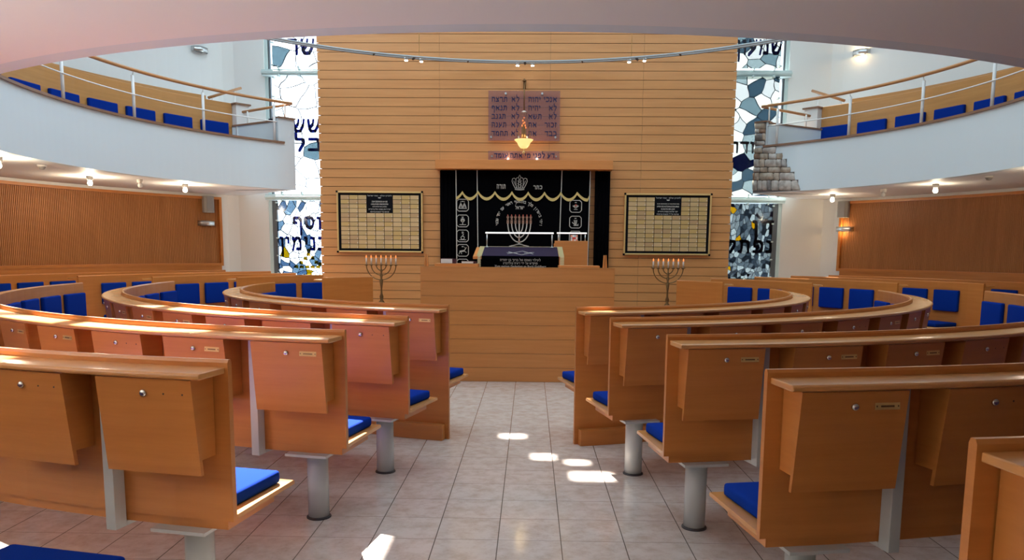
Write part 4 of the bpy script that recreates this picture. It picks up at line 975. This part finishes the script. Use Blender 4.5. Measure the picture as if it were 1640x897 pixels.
# memorial boards
def board(x0, x1, z0, z1, label, lines, hdr):
    b = empty('memorial_board', ((x0+x1)/2, 12.78, z0), label, 'board', 'memorial boards beside the ark'); inv = tuple(-c for c in b.location)
    a = MB(); a.box(x0+.02, x1-.02, 12.755, 12.795, z0+.02, z1-.02); o = a.obj('backing', M['black'], b); o.location = inv
    a = MB(); t = .026
    a.box(x0, x0+t, 12.735, 12.80, z0, z1); a.box(x1-t, x1, 12.735, 12.80, z0, z1); a.box(x0+t, x1-t, 12.735, 12.80, z0, z0+t); a.box(x0+t, x1-t, 12.735, 12.80, z1-t, z1)
    o = a.obj('frame', M['brass'], b, .005); o.location = inv
    a = MB()
    for x in (x0, x1):
        for z in (z0, z1): a.lathe([(.022, 0), (.022, .02)], (x, 0, 0), 10); n_ = 20; 
    a = MB()
    for x in (x0+.006, x1-.006):
        for z in (z0+.006, z1-.006): a.box(x-.016, x+.016, 12.732, 12.738, z-.016, z+.016)
    o = a.obj('corner_cap', M['black'], b); o.location = inv
    gx0, gx1, gz0, gz1 = x0+.062, x1-.062, z0+.06, z1-.058; cw = (gx1-gx0)/9; ch = (gz1-gz0)/12
    pm = []
    for m_ in PL:
        q = MB(); q.box(-cw/2+.004, cw/2-.004, -.006, 0, -ch/2+.003, ch/2-.003, 0); q.box(cw/2-.018, cw/2-.012, -.010, -.006, -ch/2+.012, -ch/2+.032, 1)
        pm.append(q.mesh('name_plate', [m_, M['porcelain']]))
    for i in range(9):
        for j in range(12):
            if 3 <= i <= 5 and j >= 8: continue
            link('name_plate', random.choice(pm), b, (gx0+cw*(i+.5)+inv[0], 12.754+inv[1], gz0+ch*(j+.5)+inv[2]))
    tp = MB(); tx0, tx1 = gx0+3*cw, gx0+6*cw; tp.box(tx0+.004, tx1-.004, 12.745, 12.755, gz0+8*ch+.003, gz1+.012); tpo = tp.obj('title_panel', M['black'], b); tpo.location = inv
    xm = (tx0+tx1)/2; wd = tx1-tx0
    q = MB(); put_text(q, hdr, xm, gz1-.012, 12.744, h=.017, wd=wd*.93, bold=.02, t=.002)
    q.obj('title_lettering', M['silver'], tpo); q = MB(); q.prism([(xm-.028, gz1-.037), (xm+.028, gz1-.037), (xm+.016, gz1-.054), (xm-.016, gz1-.054)], 'y', 12.742, 12.744)
    q.obj('title_emblem', M['silver'], tpo)
    for k, (s_, f_) in enumerate(lines): q = MB(); put_text(q, s_, xm, gz1-.105-.041*k, 12.744, h=.024 if k < 3 else .019, wd=wd*f_, bold=.02, t=.002); q.obj('title_lettering', M['silver'], tpo)
board(-3.03, -1.625, 1.452, 2.435, 'framed brass memorial board left of the ark, dedicated to six million, above a candelabrum', (('ZUM GEDENKEN AN DIE', .6), ('6 MILLIONEN ERMORDETEN', .66), ('EUROPÄISCHEN JUDEN', .54), ('יזכר ה׳ את נשמות ו מליון היהודים', .84), ('שנרצחו בידי הנאצים באירופה', .72)), 'לזכרון עולם · נצח ישראל')
board(1.648, 3.045, 1.445, 2.428, 'framed brass memorial board right of the ark, its title panel with two long top lines', (('ZUM GEDENKEN AN DIE JÜDISCHEN', .84), ('OPFER DES NATIONALSOZIALISMUS', .84), ('IN DEUTSCHEM LAND', .52), ('יזכר אלהים נשמות היהודים', .76), ('שנרצחו על ידי הנאצים בגרמניה', .84)), 'לזכרון עולם · נצח ישראל')

# floor-standing seven-branched candelabra
def menorah(x, y, zt, s, label):
    """zt: height of the candle cups; s: half width"""
    t = empty('candelabrum', (x, y, 0), label, 'candelabrum', 'candelabra beside the platform'); ang = R(0)
    a = MB(); a.lathe([(.15, 0), (.15, .015), (.06, .05), (.025, .10), (.02, .16), (.045, .2), (.02, .25), (.018, zt*.46), (.045, zt*.5), (.05, zt*.53), (.02, zt*.56), (.032, zt*.60), (.016, zt*.64), (.013, zt*.70), (.03, zt-.24), (.013, zt-.21), (.026, zt-.155), (.012, zt-.13), (.022, zt-.09), (.01, zt-.06), (.01, zt)], n=18)
    a.obj('stem', M['bronze'], t)
    for k in (1, 2, 3):
        w_ = s*k/3; zb_ = zt-.075*k-.01
        for q in (-1, 1):
            pp = [(q*w_*math.sin(R(f_)), 0, zt-(zt-zb_)*math.cos(R(f_))) for f_ in range(0, 91, 9)]
            b = MB(); b.tube(pp, .0075, 8); b.obj('branch', M['bronze'], t)
    for k in range(-3, 4):
        xx = s*k/3
        b = MB(); b.lathe([(.008, -.012), (.034, .0), (.036, .008), (.012, .010), (.012, .02)], (xx, 0, zt), 14); b.obj('cup', M['bronze'], t)
        b = MB(); b.lathe([(.0125, .01), (.0125, .11)], (xx, 0, zt), 12); cd = b.obj('candle', M['candle'], t)
        b = MB(); b.lathe([(.003, .11), (.010, .122), (.008, .135), (.002, .155)], (xx, 0, zt), 10); b.obj('flame_bulb', M['flame'], cd)
    return t
menorah(-2.23, 12.3, 1.255, .235, 'bronze seven-candle candelabrum under the left memorial board')
menorah(2.305, 12.3, 1.24, .235, 'bronze seven-candle candelabrum under the right memorial board')

# ---------------------------------------------------------------- lamps, speakers, detectors
def bulb_lamp(p, lit, label):
    x, y = p; t = empty('ceiling_bulb', (x, y, 2.5), label, 'lamp', 'bulbs under the galleries')
    a = MB(); a.lathe([(.035, -.055), (.042, -.05), (.045, 0)], n=18); a.obj('socket', M['porcelain'], t)
    a = MB(); a.lathe([(.004, -.128), (.024, -.122), (.034, -.10), (.03, -.078), (.02, -.055)], n=18); a.obj('bulb', M['bulb'] if lit else M['offbulb'], t)
    if lit:
        pl = bpy.data.lights.new('bulb_light', 'POINT'); pl.energy = 24 if x < 0 else 7; pl.color = (1, .82, .58); pl.shadow_soft_size = .03
        o = bpy.data.objects.new('bulb_light', pl); COL.objects.link(o); o.location = (x, y, 2.34)
bulb_lamp((-6.15, 11.1), True, 'lit bulb under the left gallery, farther left of its pair')
bulb_lamp((-5.64, 11.52), False, 'unlit clear bulb between the two lit bulbs under the left gallery')
bulb_lamp((-5.33, 12.33), True, 'lit bulb under the left gallery nearest the left window')
bulb_lamp((-5.87, 8.78), True, 'lit bulb under the left gallery beyond the picture edge')
bulb_lamp((5.30, 13.62), True, 'lit bulb under the right gallery just above the wall speaker')
bulb_lamp((5.62, 12.4), False, 'unlit white bulb under the right gallery between two lit ones')
bulb_lamp((5.96, 11.5), True, 'lit bulb under the right gallery farthest right in view')
bulb_lamp((6.05, 9.2), True, 'lit bulb under the right gallery beyond the picture edge')
for x, y, sd_ in ((-5.9, 9.62, 'left'), (6.02, 10.3, 'right')):
    t = empty('smoke_detector', (x, y, 2.5), f'white smoke detector under the {sd_} gallery', 'detector')
    a = MB(); a.lathe([(.05, -.022), (.055, 0)], n=20); a.obj('base', M['porcelain'], t)
    a = MB(); a.lathe([(.012, -.056), (.03, -.05), (.045, -.022)], n=20); a.obj('sensor', M['speaker'], t)
def wall_pos(x, y):
    t = math.degrees(math.atan2(x-C[0], C[1]-y)); return t
def sconce(t, z, lit, label, r=7.88):
    p = P(t, r, z); o_ = empty('wall_sconce', p, label, 'lamp', 'metal wall sconces', R(t)); wd = .15
    a = MB()      # curved metal band bowing out from the wall (local +y is inward)
    n = 16; vs = []
    for i in range(n+1):
        u = -1+2*i/n; x = u*wd; d = .10+.02*math.cos(u*math.pi)+(0.0 if abs(u) < .93 else -.09)
        for dd, zz_ in ((d, -.045), (d, .045), (d-.006, .045), (d-.006, -.045)): vs.append((x, dd, zz_))
    a.add(vs, [(j*4+k, j*4+(k+1) % 4, j*4+4+(k+1) % 4, j*4+4+k) for j in range(n) for k in range(4)]+[(0, 1, 2, 3), (4*n+3, 4*n+2, 4*n+1, 4*n)], 0, True); a.obj('band', M['chrome'], o_)
    a = MB(); a.box(-.06, .06, .0, .03, -.04, .04); a.obj('wall_mount', M['chrome'], o_)
    a = MB(); a.tube([(-.05, .06, 0), (.05, .06, 0)], .012, 10); a.obj('tube_bulb', M['bulb'] if lit else M['offbulb'], o_)
    if lit:
        for dz in (.035, -.035):
            pl = bpy.data.lights.new('sconce_light', 'POINT'); pl.energy = 2.2; pl.color = (1, .66, .30); pl.shadow_soft_size = .02
            q = P(t, r-.06, z+dz); o = bpy.data.objects.new('sconce_light', pl); COL.objects.link(o); o.location = q
sconce(wall_pos(-5.873, 14.398), 1.955, False, 'unlit brushed steel sconce on the left fluted panel', 7.83)
sconce(wall_pos(5.907, 14.567), 1.94, True, 'glowing brushed steel sconce on the right fluted panel', 7.83)
sconce(wall_pos(-5.853, 14.42), 5.06, False, 'unlit brushed steel sconce high on the white wall above the left gallery')
sconce(wall_pos(5.963, 14.50), 5.06, True, 'lit brushed steel sconce high on the white wall above the right gallery')
for x, y, z, sd_ in ((-5.855, 14.419, 2.30, 'left'), (5.87, 14.56, 2.295, 'right')):
    t = wall_pos(x, y); o_ = empty('wall_speaker', P(t, 7.83, z), f'grey box speaker at the top of the {sd_} fluted panel', 'speaker', None, R(t))
    a = MB(); a.prism([(-.10, .02), (.10, .02), (.10, .10), (.06, .135), (-.06, .135), (-.10, .10)], 'z', -.15, .15); a.obj('cabinet', M['speaker'], o_, .008)
    a = MB(); a.prism([(-.08, .112), (.08, .112), (.056, .139), (-.056, .139)], 'z', -.135, .135); a.obj('grille', mat('speaker_grille', (.24, .22, .21), .7), o_)
    a = MB(); a.box(-.03, .03, .0, .025, -.05, .05); a.obj('wall_bracket', M['black'], o_)

# curved low-voltage spotlight track
def track():
    c3, r3 = (0.02, 7.15), 5.33; z = 4.4; lo, hi = 133, 227
    t = empty('spotlight_track', (0, 12.48, z), 'curved double-rail spotlight track hanging in front of the wooden wall', 'lamp'); inv = tuple(-c for c in t.location)
    for dr in (-.05, .05):
        a = MB(); a.tube([ring(c3, r3+dr, lo+(hi-lo)*i/60)+Vector((0, 0, z)) for i in range(61)], .016, 8); o = a.obj('rail', M['track'], t); o.location = inv
    for tt in (198.5, 180, 161.5):
        for d in (-1.25, 1.25):
            p = ring(c3, r3, tt+d); a = MB(); a.lathe([(.03, -.05), (.034, -.02), (.018, .0), (.012, .02)], (p.x, p.y, z), 14); h_ = a.obj('spot', M['chrome'], t); h_.location = inv
            a = MB(); a.lathe([(.024, -.058), (.024, -.048)], (p.x, p.y, z), 14); a.obj('spot_bulb', M['bulb'], h_)
        a = MB(); p0, p1 = ring(c3, r3-.06, tt), ring(c3, r3+.06, tt); a.tube([p0+Vector((0, 0, z-.012)), p1+Vector((0, 0, z-.012))], .018, 8); o = a.obj('spacer', M['darkring'], t); o.location = inv
    for tt in (205, 189.5, 170.5, 154.5):
        a = MB(); p0, p1 = ring(c3, r3-.06, tt), ring(c3, r3+.06, tt); a.tube([p0+Vector((0, 0, z-.005)), p1+Vector((0, 0, z-.005))], .012, 8); o = a.obj('spacer', M['darkring'], t); o.location = inv
    for tt in (197.6, 162.4):
        p = ring(c3, r3, tt); a = MB(); a.tube([(p.x, p.y, z), (p.x, p.y, 6.4)], .004, 6); o = a.obj('suspension_wire', M['brass'], t); o.location = inv
track()
